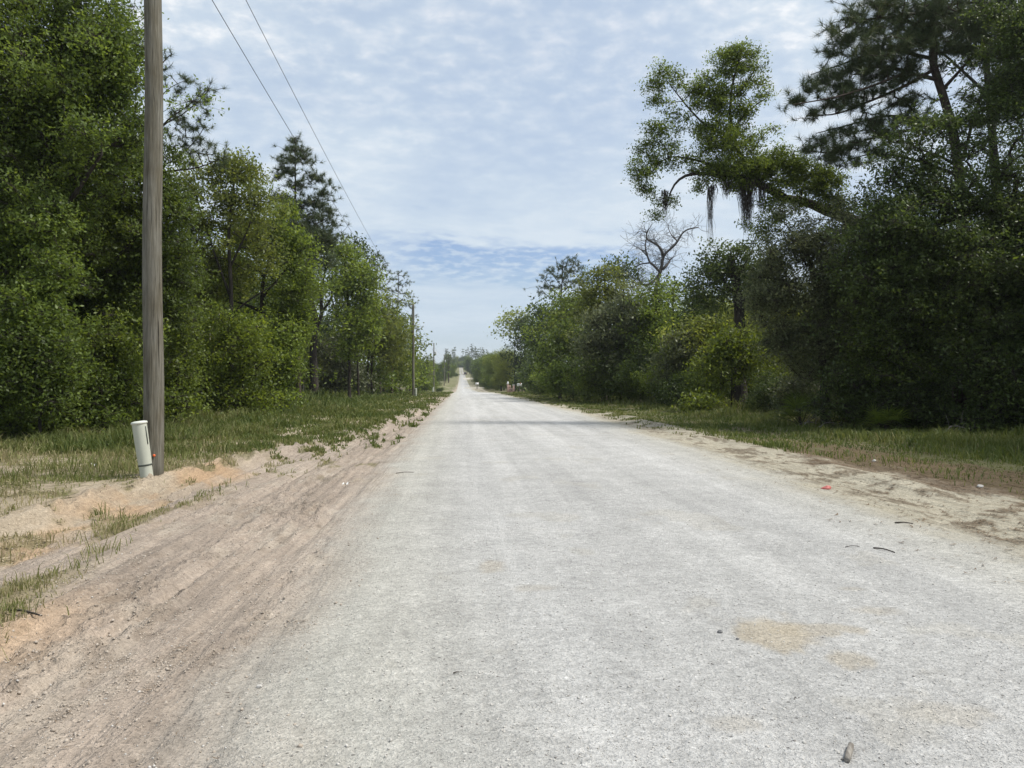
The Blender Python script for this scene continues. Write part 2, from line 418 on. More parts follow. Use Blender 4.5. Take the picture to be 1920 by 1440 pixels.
def ground_mat():
    """colour of each soil comes with the mesh; grain, stones and crusts are added here"""
    m, nt, out = mat('ground_surface')
    base = N(nt, 'ShaderNodeAttribute', attribute_name='soil')
    zone = N(nt, 'ShaderNodeAttribute', attribute_name='zone')      # r gravel, g grassy, b loose sand
    sep = N(nt, 'ShaderNodeSeparateColor'); L(nt, zone.outputs['Color'], sep.inputs[0])
    geo = N(nt, 'ShaderNodeNewGeometry')
    pos = geo.outputs['Position']

    def noise(scale, detail=3, rough=.6, st=(1, 1, 1)):
        mp = N(nt, 'ShaderNodeMapping'); mp.inputs['Scale'].default_value = st; L(nt, pos, mp.inputs[0])
        n = N(nt, 'ShaderNodeTexNoise'); n.inputs['Scale'].default_value = scale; n.inputs['Detail'].default_value = detail; n.inputs['Roughness'].default_value = rough
        L(nt, mp.outputs[0], n.inputs['Vector']); return n.outputs[0]

    def mrange(v, a, b, c, d):
        r = N(nt, 'ShaderNodeMapRange'); r.inputs[1].default_value = a; r.inputs[2].default_value = b; r.inputs[3].default_value = c; r.inputs[4].default_value = d
        L(nt, v, r.inputs[0]); return r.outputs[0]

    def math_(op, a, b):
        n = N(nt, 'ShaderNodeMath', operation=op)
        for i, v in enumerate((a, b)):
            if isinstance(v, (int, float)): n.inputs[i].default_value = v
            else: L(nt, v, n.inputs[i])
        return n.outputs[0]

    fine = noise(75, 3, .7)            # grains of about a centimetre
    mid = noise(20, 3, .65, (1, 1.6, 1))
    big = noise(1.6, 4, .6)
    flake = noise(10, 2, .5, (1, 1.2, 1))
    grav = math_('MULTIPLY', math_('MULTIPLY', mrange(flake, .34, .66, .93, 1.06), mrange(fine, .28, .72, .70, 1.24)), mrange(mid, .3, .7, .82, 1.15))
    sand = math_('MULTIPLY', math_('MULTIPLY', mrange(fine, .3, .7, .80, 1.18), mrange(mid, .3, .7, .78, 1.18)), mrange(noise(13, 3, .65, (1, .035, 1)), .32, .68, .89, 1.10))
    mixg = N(nt, 'ShaderNodeMix'); L(nt, sep.outputs[0], mixg.inputs[0]); L(nt, sand, mixg.inputs[2]); L(nt, grav, mixg.inputs[3])
    f = math_('MULTIPLY', mixg.outputs[0], math_('MULTIPLY', mrange(big, .3, .7, .90, 1.09), mrange(noise(2.6, 4, .6, (1, .04, 1)), .32, .68, .89, 1.08)))
    # scattered dark chips and pale stones
    vo = N(nt, 'ShaderNodeTexVoronoi'); vo.inputs['Scale'].default_value = 24; L(nt, pos, vo.inputs['Vector'])
    sc_ = N(nt, 'ShaderNodeSeparateColor'); L(nt, vo.outputs['Color'], sc_.inputs[0])
    chip = math_('MULTIPLY', mrange(vo.outputs['Distance'], .16, .24, 1, 0), mrange(sc_.outputs[0], .90, .93, 0, 1))
    pale = math_('MULTIPLY', mrange(vo.outputs['Distance'], .22, .30, 1, 0), mrange(sc_.outputs[1], .86, .88, 0, 1))
    f = math_('MULTIPLY', f, mrange(chip, 0, 1, 1, .42))
    f = math_('MULTIPLY', f, mrange(pale, 0, 1, 1, 1.3))
    sv = N(nt, 'ShaderNodeVectorMath', operation='SCALE'); L(nt, base.outputs['Color'], sv.inputs[0]); L(nt, f, sv.inputs['Scale'])
    p = N(nt, 'ShaderNodeBsdfPrincipled'); p.inputs['Roughness'].default_value = .95; p.inputs['Specular IOR Level'].default_value = .1
    L(nt, sv.outputs[0], p.inputs['Base Color'])
    clod = noise(7, 4, .62, (1.2, .8, 1)); streak = noise(13, 3, .6, (1, .035, 1))
    loose = math_('MULTIPLY', math_('ADD', math_('MULTIPLY', clod, 1.2), math_('MULTIPLY', streak, 1.3)), math_('SUBTRACT', 1.0, sep.outputs[0]))
    hsum = math_('ADD', math_('ADD', math_('MULTIPLY', fine, .5), mid), loose)
    b = N(nt, 'ShaderNodeBump'); b.inputs['Strength'].default_value = .85; b.inputs['Distance'].default_value = .04
    L(nt, hsum, b.inputs['Height']); L(nt, b.outputs[0], p.inputs['Normal'])
    L(nt, p.outputs[0], out.inputs[0])
    return m


M['ground'] = ground_mat()


# ---------------------------------------------------------------- ground sheets
def mixc(a, b, f):
    return a + (np.asarray(b) - a) * f[:, None]


def soil(x, y):
    z = zones(x, y)
    n1, n2, n3 = z['n1'], z['n2'], z['n3']
    nb = fbm(x * .25, y * .12, 101); ns = fbm(x * 4, y * .25, 103, 3)
    c = np.tile(np.array([.365, .305, .252]), (len(x), 1)) * (1 + .20 * ns + .25 * n1 + .35 * n3)[:, None]
    c = mixc(c, np.array([.43, .375, .31]), sst(n2 + .5 * n1, .02, .25) * .6)
    c = mixc(c, np.array([.24, .195, .155]), sst(n3 + .8 * n2, .10, .30) * .6 * (x < 0))
    c = mixc(c, np.array([.43, .36, .26]), sst(-x, 3.9, 4.6) * .6)
    c = mixc(c, np.array([.43, .30, .19]), z['orange'] * .95)
    rs = sst(x - edge_r(y), -1.6, -.2)
    c = mixc(c, np.array([.42, .385, .305]), rs * (x > 2))
    rc = np.tile(np.array([.45, .447, .436]), (len(x), 1)) * (1 + .10 * n1 + .07 * n2 + .12 * nb)[:, None]
    # warmer dust towards the edges, two paler wheel lines
    e = np.maximum(1 - sst(x - edge_l(y), .2, 1.7), sst(x - edge_r(y), -1.8, -.2))
    rc = mixc(rc, np.array([.435, .42, .365]), e * .65)
    for wx in (.75, 2.6, 4.1):
        rc = rc * (1 + .09 * np.exp(-((x - wx - .2 * n1) / .4) ** 2))[:, None]
    pt = sst(fbm(x * 1.1, y * 1.1, 107) + .25 * n3, .19, .25) * .2
    rc = mixc(rc, np.array([.42, .385, .31]), pt)
    for (qx, qy, a, b, s) in ((1.95, 4.8, .24, .36, 1.), (2.28, 4.82, .26, .11, .7), (2.22, 4.28, .12, .13, .7), (2.9, 5.2, .22, .1, .5), (1.25, 3.5, .2, .1, .35), (2.3, 3.55, .2, .14, .4), (.25, 6.6, .12, .2, .55), (.55, 5.9, .2, .08, .35), (3.0, 5.75, .16, .05, .4)):
        r = ((x - qx) / a) ** 2 + ((y - qy) / b) ** 2
        rc = mixc(rc, np.array([.405, .355, .275]), (1 - sst(r + 2.4 * n2 + 2.6 * n3, .1, 1.5)) * s * .8)
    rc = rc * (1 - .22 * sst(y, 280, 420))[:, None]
    mid_x = .5 * (edge_l(y) + edge_r(y))
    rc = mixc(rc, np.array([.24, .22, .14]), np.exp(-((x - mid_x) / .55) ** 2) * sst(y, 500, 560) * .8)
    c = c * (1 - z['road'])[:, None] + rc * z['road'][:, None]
    c = mixc(c, np.array([.20, .165, .12]), z['debris'] * .8)
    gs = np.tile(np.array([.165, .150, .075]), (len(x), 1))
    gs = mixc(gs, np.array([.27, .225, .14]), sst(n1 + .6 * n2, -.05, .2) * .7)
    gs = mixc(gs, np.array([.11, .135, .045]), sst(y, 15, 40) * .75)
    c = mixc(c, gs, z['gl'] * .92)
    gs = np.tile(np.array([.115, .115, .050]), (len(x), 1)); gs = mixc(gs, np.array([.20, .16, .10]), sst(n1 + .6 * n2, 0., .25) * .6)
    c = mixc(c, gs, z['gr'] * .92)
    c = mixc(c, np.array([.15, .105, .068]), z['litter'] * .75)
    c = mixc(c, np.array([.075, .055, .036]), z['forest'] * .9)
    c = mixc(c, np.array([.45, .42, .36]), z['drive'] * .9)
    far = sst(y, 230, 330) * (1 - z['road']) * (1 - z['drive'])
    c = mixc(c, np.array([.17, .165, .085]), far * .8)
    zc = np.stack([z['road'], np.maximum(z['gl'], z['gr']), 1 - z['road'], np.ones(len(x))], 1)
    return np.clip(c, .01, .9), zc


gm = M['ground']
ys = [-40, -20, -8, -3, 0., 1.0]
y = 1.8
while y < 40: ys.append(y); y *= 1.0082
while y < 3300: ys.append(y); y *= 1.022
ys.append(3400.); ys = np.array(ys)


def sheet(name, us, kind_label, warp=True):
    U, Y = np.meshgrid(us, ys)
    X = U.copy()
    el = edge_l(Y); er = edge_r(Y)
    X = np.where(U <= -1.3, el + (U + 1.3), np.where(U >= 5.9, er + (U - 5.9), el + (U + 1.3) / 7.2 * (er - el)))
    x = X.ravel(); yy = Y.ravel()
    V = np.stack([x, yy, H(x, yy)], 1)
    nx, ny = len(us), len(ys)
    i = np.arange(ny - 1)[:, None] * nx + np.arange(nx - 1)[None, :]
    Q = np.stack([i, i + 1, i + 1 + nx, i + nx], -1).reshape(-1, 4)
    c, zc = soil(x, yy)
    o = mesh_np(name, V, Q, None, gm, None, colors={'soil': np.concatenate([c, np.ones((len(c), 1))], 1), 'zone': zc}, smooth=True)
    return tag(o, kind_label, None, None, 'structure')


def lin(a, b, s):
    return np.linspace(a, b, max(2, int(round((b - a) / s)) + 1))


far_r = 13.5 * 1.13 ** np.arange(0, 46)
sheet('road', lin(-1.3, 5.9, .036), 'pale grey limerock road running straight to the far hill')
sheet('dirt_shoulder', lin(-5.6, -1.3, .030), 'pinkish rutted dirt shoulder with cut bank left of the road')
sheet('sandy_shoulder', lin(5.9, 9.5, .045), 'tan sandy shoulder with dead grass right of the road')
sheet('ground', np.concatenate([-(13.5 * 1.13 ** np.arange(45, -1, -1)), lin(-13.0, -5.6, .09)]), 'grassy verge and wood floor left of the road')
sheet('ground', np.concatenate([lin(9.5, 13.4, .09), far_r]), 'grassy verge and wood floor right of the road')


# ---------------------------------------------------------------- vegetation engine
def unit(a):
    return a / (np.linalg.norm(a, axis=-1, keepdims=True) + 1e-9)


def resample(pts, step):
    pts = np.asarray(pts, float)
    seg = np.linalg.norm(np.diff(pts, axis=0), axis=1); t = np.concatenate([[0], np.cumsum(seg)])
    n = max(3, int(t[-1] / step) + 1)
    # Catmull-like smoothing by cubic through interp of a finer polyline
    q = np.stack([np.interp(np.linspace(0, t[-1], n), t, pts[:, k]) for k in range(3)], 1)
    for _ in range(2):
        q[1:-1] = .25 * q[:-2] + .5 * q[1:-1] + .25 * q[2:]
    return q, np.linspace(0, 1, n)


def frustums(P0, P1, R0, R1, k):
    """separate tapered prisms, vectorised"""
    n = len(P0)
    t = unit(P1 - P0)
    ref = np.where(np.abs(t[:, 2:3]) < .9, np.array([[0, 0, 1.]]), np.array([[1., 0, 0]]))
    a = unit(np.cross(t, ref)); b = np.cross(t, a)
    ph = np.arange(k) * 2 * pi / k
    d = np.cos(ph)[None, :, None] * a[:, None] + np.sin(ph)[None, :, None] * b[:, None]
    V = np.concatenate([P0[:, None] + d * R0[:, None, None], P1[:, None] + d * R1[:, None, None]], 1).reshape(-1, 3)
    j = np.arange(k); j2 = (j + 1) % k
    q = np.stack([j, j2, k + j2, k + j], 1)
    Q = (np.arange(n)[:, None, None] * 2 * k + q[None]).reshape(-1, 4)
    return V, Q


def grow(paths, targets, rt, step=.5, jit=.12):
    """join every target to the nearest branch already there; returns edge list and radii"""
    P = []; par = []; fixed = []
    for (pts, r0, r1) in paths:
        q, s = resample(pts, .35)
        if P:
            A_ = np.array(P); k0 = int(np.argmin(((A_ - q[0]) ** 2).sum(1)))
        else:
            k0 = -1
        for i in range(len(q)):
            P.append(q[i]); par.append(k0 if i == 0 else len(P) - 2); fixed.append(r0 + (r1 - r0) * s[i])
    nfix = len(P)
    A_ = np.array(P)
    order = np.argsort(((targets[:, None, :] - A_[None, ::3]) ** 2).sum(-1).min(1))
    buf = np.zeros((nfix + len(targets) * 16, 3)); buf[:nfix] = A_; n = nfix
    par = par + [0] * (len(buf) - nfix); ends = np.zeros(len(targets), int)
    for ti in order:
        t = targets[ti]
        dv = buf[:n] - t
        cost = (dv ** 2).sum(1) + .9 * np.maximum(0, dv[:, 2]) ** 2      # rather from below
        k = int(np.argmin(cost)); p0 = buf[k].copy()
        dist = float(np.linalg.norm(t - p0)); m = int(np.clip(math.ceil(dist / step), 1, 12))
        off = rng.normal(size=3) * dist * jit; off[2] = abs(off[2]) * .8 + .04 * dist
        prev = k
        for i in range(1, m + 1):
            f = i / m
            buf[n] = p0 + (t - p0) * f + off * 4 * f * (1 - f) * .5 + (rng.normal(size=3) * .03 * dist / m if i < m else 0)
            par[n] = prev; prev = n; n += 1
        ends[ti] = prev
    P = buf[:n]; par = np.array(par[:n])
    cnt = np.zeros(n); cnt[ends] = 1
    for i in range(n - 1, nfix - 1, -1):
        cnt[par[i]] += cnt[i]
    R = rt * np.maximum(cnt, 1) ** .45
    R[:nfix] = np.minimum(np.array(fixed), 9)
    for i in range(nfix, n):
        R[i] = min(R[i], R[par[i]] * .92)
    e = np.arange(nfix, n)
    return P, par, R, e, ends, nfix


def leaves(C, L_, rs, tint, up=.6, wid=.5, droop=.2):
    """one four-cornered leaf per centre"""
    n = len(C)
    nv = unit(rng.normal(size=(n, 3)) + np.array([0, 0, up]))
    t = unit(np.cross(nv, rng.normal(size=(n, 3)))); t[:, 2] -= droop; t = unit(t)
    s = unit(np.cross(nv, t))
    l = L_ * rng.uniform(.5, 1.45, n)[:, None]
    V = np.stack([C - t * l * .5, C + s * l * wid * .5 - t * l * .06, C + t * l * .5, C - s * l * wid * .5 - t * l * .06], 1).reshape(-1, 3)
    Q = np.arange(n * 4).reshape(-1, 4)
    return V, Q, np.repeat(tint, 4)


def sample_lobes(lobes, rc_of, k_of, shell=.45):
    C = []; RC = []; WT = []
    for (c, r, w) in lobes:
        rm = float(np.cbrt(r[0] * r[1] * r[2])); rc = rc_of(rm)
        n = max(3, int(k_of * w * (r[0] * r[2] * .5 + r[0] * r[1] * .25 + r[1] * r[2] * .25) / rc ** 2))
        u = unit(rng.normal(size=(n, 3))); rad = rng.uniform(0, 1, n) ** shell
        rad = np.where(rng.uniform(0, 1, n) < .14, rng.uniform(1.1, 1.55, n), rad)
        q = u * rad[:, None] * np.array(r) * (1 + .30 * rng.normal(size=(n, 1)))
        C.append(c + q); RC.append(np.full(n, rc)); WT.append(np.full(n, w))
    return np.concatenate(C), np.concatenate(RC), np.concatenate(WT)


def broadleaf(name, label, cat, base, paths, lobes, leaf, cov=3., lm='oak', bm='bark', rt=.008, group=None, k_cl=4.2, twigs=True,
              up=.6, tint=(.5, .16, .13), wid=.5, crown='crown', rcf=.32, rcmax=.6):
    base = np.asarray(base, float)
    root = thing(name, label, cat, base, group)
    C, RC, WT = sample_lobes(lobes, lambda rm: min(max(rcf * rm, 2.2 * leaf), max(rcmax, 5 * leaf)), k_cl)
    B = MB()
    for k, (pts, r0, r1) in enumerate(paths):
        q, s = resample(pts, .3)
        rr = r0 + (r1 - r0) * s
        if k == 0: rr = rr * (1 + .45 * np.exp(-s * len(q) * .3 / .35))
        B.tube(q, rr, 10 if r0 > .08 else 6, True, .07, k + int(abs(base[0]) * 10))
    P, par, R, e, ends, nfix = grow(paths, C, rt)
    big = R[e] > .03
    for sel, kk in ((e[big], 6), (e[~big], 4)):
        if len(sel):
            V, Q = frustums(P[par[sel]], P[sel], np.minimum(R[par[sel]], R[sel] * 1.35), R[sel], kk); B.add(V, Q)
    # sprigs in each clump, leaves round each sprig
    area = .275 * leaf ** 2 * .95 * (wid / .5)
    tot = sum(w * pi * r[0] * r[2] for c, r, w in lobes) * cov * 2.0
    nl = int(tot / area)
    per_sprig = 9
    ns = max(len(C), nl // per_sprig)
    ci = rng.choice(len(C), ns, p=(RC ** 2 * WT) / (RC ** 2 * WT).sum())
    so = rng.normal(size=(ns, 3)) * np.array([.8, .8, .55])
    S = C[ci] + so * RC[ci][:, None]
    if twigs:
        V, Q = frustums(C[ci], S, np.full(ns, rt * .7), np.full(ns, rt * .35), 3); B.add(V, Q)
    B.build('trunk', M[bm], root, True, base)
    ct = rng.normal(size=len(C)) * tint[1]; st = rng.normal(size=ns) * tint[1] * .8
    li = np.repeat(np.arange(ns), per_sprig)
    LC = S[li] + rng.normal(size=(len(li), 3)) * leaf * np.array([1.25, 1.25, .85])
    tn = np.clip(tint[0] + ct[ci][li] + st[li] + rng.normal(size=len(li)) * tint[2], 0, 1)
    V, Q, tv = leaves(LC, leaf, 0, tn, up, wid)
    mesh_np(crown, V - base, Q, None, M[lm], root, {'tint': tv})
    return root


def pine(name, label, cat, base, paths, lobes, needle, nt_dens=1., lm='pine', bm='pinebark', rt=.010, group=None, width=.006, per=26, rcs=.30, stub=None):
    base = np.asarray(base, float)
    root = thing(name, label, cat, base, group)
    C, RC, WT = sample_lobes(lobes, lambda rm: rcs * needle / .24, 13. * nt_dens, .6)
    B = MB()
    for k, (pts, r0, r1) in enumerate(paths):
        q, s = resample(pts, .3); rr = r0 + (r1 - r0) * s
        if k == 0: rr = rr * (1 + .3 * np.exp(-s * len(q) * .3 / .35))
        B.tube(q, rr, 10 if r0 > .08 else 6, True, .05, k)
    P, par, R, e, ends, nfix = grow(paths, C, rt, .45, .16)
    big = R[e] > .03
    for sel, kk in ((e[big], 6), (e[~big], 4)):
        if len(sel):
            V, Q = frustums(P[par[sel]], P[sel], np.minimum(R[par[sel]], R[sel] * 1.35), R[sel], kk); B.add(V, Q)
    B.build('trunk', M[bm], root, True, base)
    d = unit(P[ends] - P[par[ends]]); d = unit(d + np.array([0, 0, .55]) + rng.normal(size=d.shape) * .25)
    n = len(ends); ii = np.repeat(np.arange(n), per)
    dirs = unit(d[ii] * .75 + unit(rng.normal(size=(n * per, 3))) * .95)
    ln = needle * rng.uniform(.7, 1.15, n * per)[:, None]
    b0 = P[ends][ii] - d[ii] * rng.uniform(0, .5, n * per)[:, None] * needle
    sd = unit(np.cross(dirs, rng.normal(size=dirs.shape))) * width
    V = np.stack([b0 - sd, b0 + sd, b0 + dirs * ln], 1).reshape(-1, 3)
    T = np.arange(n * per * 3).reshape(-1, 3)
    tn = np.clip(.45 + rng.normal(size=n)[ii] * .14 + rng.normal(size=n * per) * .14, 0, 1)
    mesh_np('crown', V - base, None, T, M[lm], root, {'tint': np.repeat(tn, 3)})
    return root


def PL(d, lst, dk=.9, jit=.35):
    """lobes given by their place in view at distance d -> centre, radii in metres"""
    out = []
    for t in lst:
        px, py, rx, ry = t[:4]; w = t[4] if len(t) > 4 else 1.
        dd = d + (t[5] if len(t) > 5 else rng.uniform(-jit, jit) * rx * d / F)
        out.append((W(px, dd, py), np.array([rx * dd / F, max(rx, ry) * dd / F * dk, ry * dd / F]), w))
    return out


def PP(d, pts, dd=None):
    return np.array([W(p[0], d + (p[2] if len(p) > 2 else 0), p[1]) for p in pts])


def foot(px, d, dz=0.):
    p = W(px, d, 720); p[2] = Hs(p[0], p[1]) + dz
    return p


def grounded(pts, base):
    pts = pts.copy(); pts[0] = base + np.array([0, 0, -.15]); return pts


# ---------------------------------------------------------------- the trees, one by one
def trunk(d, px, pts, r0, r1):
    b = foot(px, d)
    return b, (grounded(np.concatenate([[b], PP(d, pts)]), b), r0, r1)


def lf(d, k=1.):
    return max(.10, .0040 * d) * k


# --- left of the road, nearest first
b, t = trunk(22, 66, [(68, 640), (72, 480), (90, 250), (112, 60), (118, -160)], .30, .12)
limbs = [t, (PP(22, [(74, 470), (130, 380, -.5), (190, 290, -1)]), .10, .04), (PP(22, [(84, 300), (140, 150), (185, 60)]), .10, .04), (PP(22, [(72, 520), (20, 380, .5), (-40, 260, 1)]), .10, .04)]
broadleaf('oak_tree', 'tall dense oak filling the upper left corner beside the bare pole', 'tree', b, limbs,
          PL(22, [(40, 60, 120, 90), (140, 55, 75, 75), (195, 80, 52, 60), (30, 200, 100, 100), (120, 180, 90, 80), (195, 190, 55, 80), (215, 130, 40, 50),
                  (20, 360, 90, 90), (110, 320, 80, 70), (180, 310, 55, 60), (60, 470, 90, 70), (-100, 200, 110, 260), (60, -70, 150, 80), (-40, 480, 80, 100), (60, 640, 70, 60, 1, -1.6), (90, 700, 60, 50, 1, -1.6), (235, 90, 26, 24, .8), (245, 160, 24, 22, .7), (228, 60, 20, 16, .7), (255, 225, 26, 24, .8), (215, 20, 30, 20, .8), (240, 260, 36, 30), (70, 560, 55, 50, 1.3, -2.), (66, 610, 50, 40, 1.3, -2.2), (20, 640, 60, 50, 1, -1.6), (100, 640, 50, 40, 1, -1.6), (90, 400, 60, 50, 1, -1.6), (150, 250, 40, 40, 1, -1.6), (100, 500, 50, 40, 1, -1.6)]),
          lf(22), 2.7, 'oak', tint=(.52, .2, .15))
b, t = trunk(25, 172, [(172, 640), (160, 520), (185, 400), (230, 290)], .22, .07)
limbs = [t, (PP(25, [(165, 560), (230, 470, -.5), (300, 400, -1)]), .08, .03), (PP(25, [(172, 480), (110, 430), (60, 400)]), .07, .03)]
broadleaf('oak_tree', 'mid green oak whose crown shows on both sides of the near pole', 'tree', b, limbs,
          PL(25, [(235, 290, 55, 70), (285, 330, 42, 55), (325, 375, 34, 36), (225, 400, 80, 65), (300, 440, 55, 55), (150, 440, 80, 70), (250, 520, 80, 65),
                  (325, 510, 42, 60), (170, 560, 70, 60), (90, 580, 75, 55), (330, 290, 14, 14), (150, 650, 60, 50), (30, 600, 60, 50), (315, 590, 40, 50)]), lf(25), 2.7, 'oak', tint=(.5, .2, .15))
b, t = trunk(29, 284, [(284, 600), (285, 380), (284, 220), (283, 60), (282, -30)], .15, .05)
limbs = [t, (PP(28, [(262, 345), (300, 232), (335, 222), (378, 185)]), .05, .015), (PP(28, [(262, 300), (310, 225), (345, 205), (392, 165)]), .05, .012), (PP(28, [(262, 330), (320, 320), (372, 316), (418, 296)]), .05, .012),
         (PP(28, [(284, 130), (262, 90), (248, 50)]), .03, .01), (PP(28, [(262, 330), (330, 300), (370, 262), (385, 235)]), .04, .01), (PP(28, [(260, 260), (310, 165), (350, 150)]), .035, .01)]
pine('pine_tree', 'pine behind the near pole with open branches reaching right against the sky', 'pine', b, limbs,
     PL(28, [(382, 172, 20, 13), (350, 150, 26, 14), (335, 172, 18, 12), (388, 212, 14, 14), (362, 192, 18, 10), (330, 212, 22, 12), (360, 240, 28, 13), (384, 238, 13, 12), (345, 268, 26, 13), (376, 262, 20, 12),
             (402, 290, 24, 12), (420, 300, 14, 10), (360, 305, 24, 12), (310, 250, 18, 20), (345, 225, 20, 14), (385, 190, 16, 12), (370, 285, 22, 12), (395, 270, 14, 12), (410, 312, 16, 9), (300, 280, 14, 18), (232, 40, 26, 18), (252, 62, 28, 22), (268, 88, 16, 18), (228, 70, 20, 18), (318, 98, 12, 10), (310, 130, 14, 12)]),
     .27, 1.1, width=.0065, per=30)
b, t = trunk(38, 432, [(434, 640), (433, 540), (428, 440), (440, 330)], .16, .05)
limbs = [t, (PP(38, [(433, 560), (400, 470), (372, 380)]), .07, .03), (PP(38, [(432, 500), (470, 420), (480, 360)]), .06, .03), (PP(38, [(433, 590), (470, 560), (520, 530)]), .06, .02)]
broadleaf('hickory_tree', 'airy yellow green tree with sky gaps between the near pole and the tall pine', 'tree', b, limbs,
          PL(38, [(398, 335, 34, 30), (440, 318, 36, 26), (470, 330, 28, 26), (360, 350, 28, 30), (425, 380, 48, 30), (480, 385, 32, 34), (385, 420, 44, 38), (455, 440, 48, 38, 1, 2.2),
                  (350, 440, 30, 44), (400, 490, 44, 34, 1, 2.6), (345, 385, 20, 30), (500, 470, 24, 34), (440, 520, 44, 34, .8, 2.8), (380, 560, 40, 40, 1, 2.2), (340, 520, 30, 40)]), lf(38), 2.0, 'yellow', tint=(.38, .2, .15), rcf=.3)
b, t = trunk(43, 496, [(497, 650), (491, 590), (492, 530), (520, 450)], .22, .07)
limbs = [t, (PP(43, [(491, 585), (465, 572), (440, 565), (428, 560)]), .10, .03), (PP(43, [(491, 560), (540, 500), (560, 470)]), .08, .03), (PP(43, [(493, 520), (470, 470), (478, 420)]), .07, .03)]
broadleaf('oak_tree', 'olive green oak with dark forked trunk just left of the tall pine', 'tree', b, limbs,
          PL(43, [(478, 440, 44, 40), (520, 440, 36, 46), (545, 480, 34, 46), (450, 500, 50, 34, .9, 2.6), (510, 530, 44, 34, .8, 3), (400, 540, 44, 30), (550, 550, 32, 46), (575, 520, 24, 36), (470, 350, 22, 22), (530, 390, 22, 26), (545, 620, 36, 34), (530, 580, 40, 36, .8, 3), (460, 600, 44, 36, .8, 3), (560, 600, 26, 40), (450, 450, 30, 34)]),
          lf(43), 2.1, 'fresh', tint=(.33, .18, .14))
b, t = trunk(54, 561, [(558, 650), (556, 500), (554, 380), (553, 258)], .18, .03)
br = [(556, 470, 618, 440), (556, 470, 512, 455), (555, 430, 620, 405), (555, 440, 528, 410), (554, 390, 610, 360), (554, 385, 530, 372), (554, 340, 595, 325), (554, 330, 528, 316), (554, 300, 574, 288), (556, 500, 600, 492), (556, 505, 520, 500)]
limbs = [t] + [(PP(54, [(a, c), (.5 * (a + e), .5 * (c + f_) + 6, rng.uniform(-.7, .7)), (e, f_, rng.uniform(-1.4, 1.4))]), .045, .012) for a, c, e, f_ in br]
pine('pine_tree', 'tallest pine on the left with a narrow pointed top above the wood', 'pine', b, limbs,
     PL(54, [(a_, b_, 1.1 * c_, 1.45 * d_) for a_, b_, c_, d_ in [(553, 262, 12, 9), (545, 280, 14, 8), (566, 280, 14, 9), (553, 298, 22, 9), (575, 296, 16, 8), (532, 300, 12, 8), (540, 322, 24, 9), (585, 330, 20, 9), (600, 336, 12, 7), (520, 332, 10, 7),
             (560, 348, 26, 9), (605, 362, 18, 8), (622, 345, 8, 6), (530, 372, 24, 9), (580, 378, 26, 8), (618, 396, 16, 8), (540, 398, 34, 10), (585, 408, 32, 9), (624, 420, 14, 8), (530, 425, 34, 11),
             (575, 436, 38, 12), (615, 446, 18, 10), (545, 456, 40, 14), (595, 466, 34, 14), (525, 478, 30, 13), (575, 492, 40, 15), (615, 492, 18, 12), (540, 512, 34, 14), (560, 425, 40, 14), (560, 450, 44, 16), (600, 385, 22, 9), (555, 385, 20, 10), (550, 470, 46, 16), (600, 440, 34, 14)]]),
     .38, 2.2, width=.012, per=28, rcs=.33)
# gnarled old oak with grey bare limbs
b, t = trunk(78, 589, [(588, 690), (587, 650), (594, 612), (590, 585), (578, 550), (568, 500)], .50, .14)
limbs = [t, (PP(78, [(594, 612), (604, 590), (601, 545), (612, 500), (606, 470)]), .22, .05), (PP(78, [(590, 590), (570, 570), (555, 565)]), .16, .05), (PP(78, [(604, 585), (622, 560), (624, 510), (618, 490)]), .16, .04), (PP(78, [(601, 550), (585, 520), (590, 480)]), .12, .03), (PP(78, [(622, 560), (632, 590), (622, 620)]), .08, .03)]
broadleaf('old_oak', 'old oak with thick black twisted trunk and pale bare limbs', 'tree', b, limbs,
          PL(78, [(606, 480, 34, 36, .35), (620, 530, 26, 40, .3), (575, 470, 24, 30, .7), (560, 520, 20, 36, .8), (640, 590, 26, 30, .5), (632, 470, 20, 24, .6), (645, 540, 24, 40, .6)]), lf(78), 1.4, 'olive', 'bark', tint=(.45, .2, .15), rt=.03)
for (d, bx, pts, r0, lobes, lm, name, label, cov) in [
    (72, 655, [(655, 640), (652, 560), (645, 480)], .16, [(640, 478, 26, 30), (662, 510, 30, 36), (640, 540, 30, 40), (672, 560, 30, 34), (690, 530, 22, 30), (660, 600, 30, 40), (662, 650, 28, 36), (690, 600, 26, 36)], 'fresh', 'maple_tree', 'rounded green tree right of the twisted old oak', 2.2),
    (84, 672, [(670, 600), (668, 520), (664, 460)], .14, [(664, 462, 14, 14), (676, 474, 16, 16), (656, 480, 16, 16), (670, 500, 22, 18), (686, 500, 10, 16)], 'dark', 'oak_tree', 'slim dark topped tree poking up left of the short pines', 1.5),
    (96, 690, [(690, 650), (692, 590)], .14, [(690, 585, 40, 30), (665, 610, 34, 34), (715, 612, 34, 36), (690, 645, 44, 30), (650, 655, 30, 30), (735, 650, 30, 34)], 'yellow', 'sweetgum_tree', 'broad yellow green tree under the short pines on the left', 2.3),
    (112, 735, [(735, 660), (735, 600)], .13, [(735, 610, 26, 26), (755, 630, 24, 30), (720, 650, 30, 28), (762, 668, 20, 24), (745, 680, 30, 26)], 'fresh', 'sweetgum_tree', 'leafy tree behind the second power pole', 2.2),
]:
    b, t = trunk(d, bx, pts, r0, .06)
    broadleaf(name, label, 'tree', b, [t], PL(d, lobes), lf(d), cov, lm, tint=(.4, .18, .14), rt=.015)
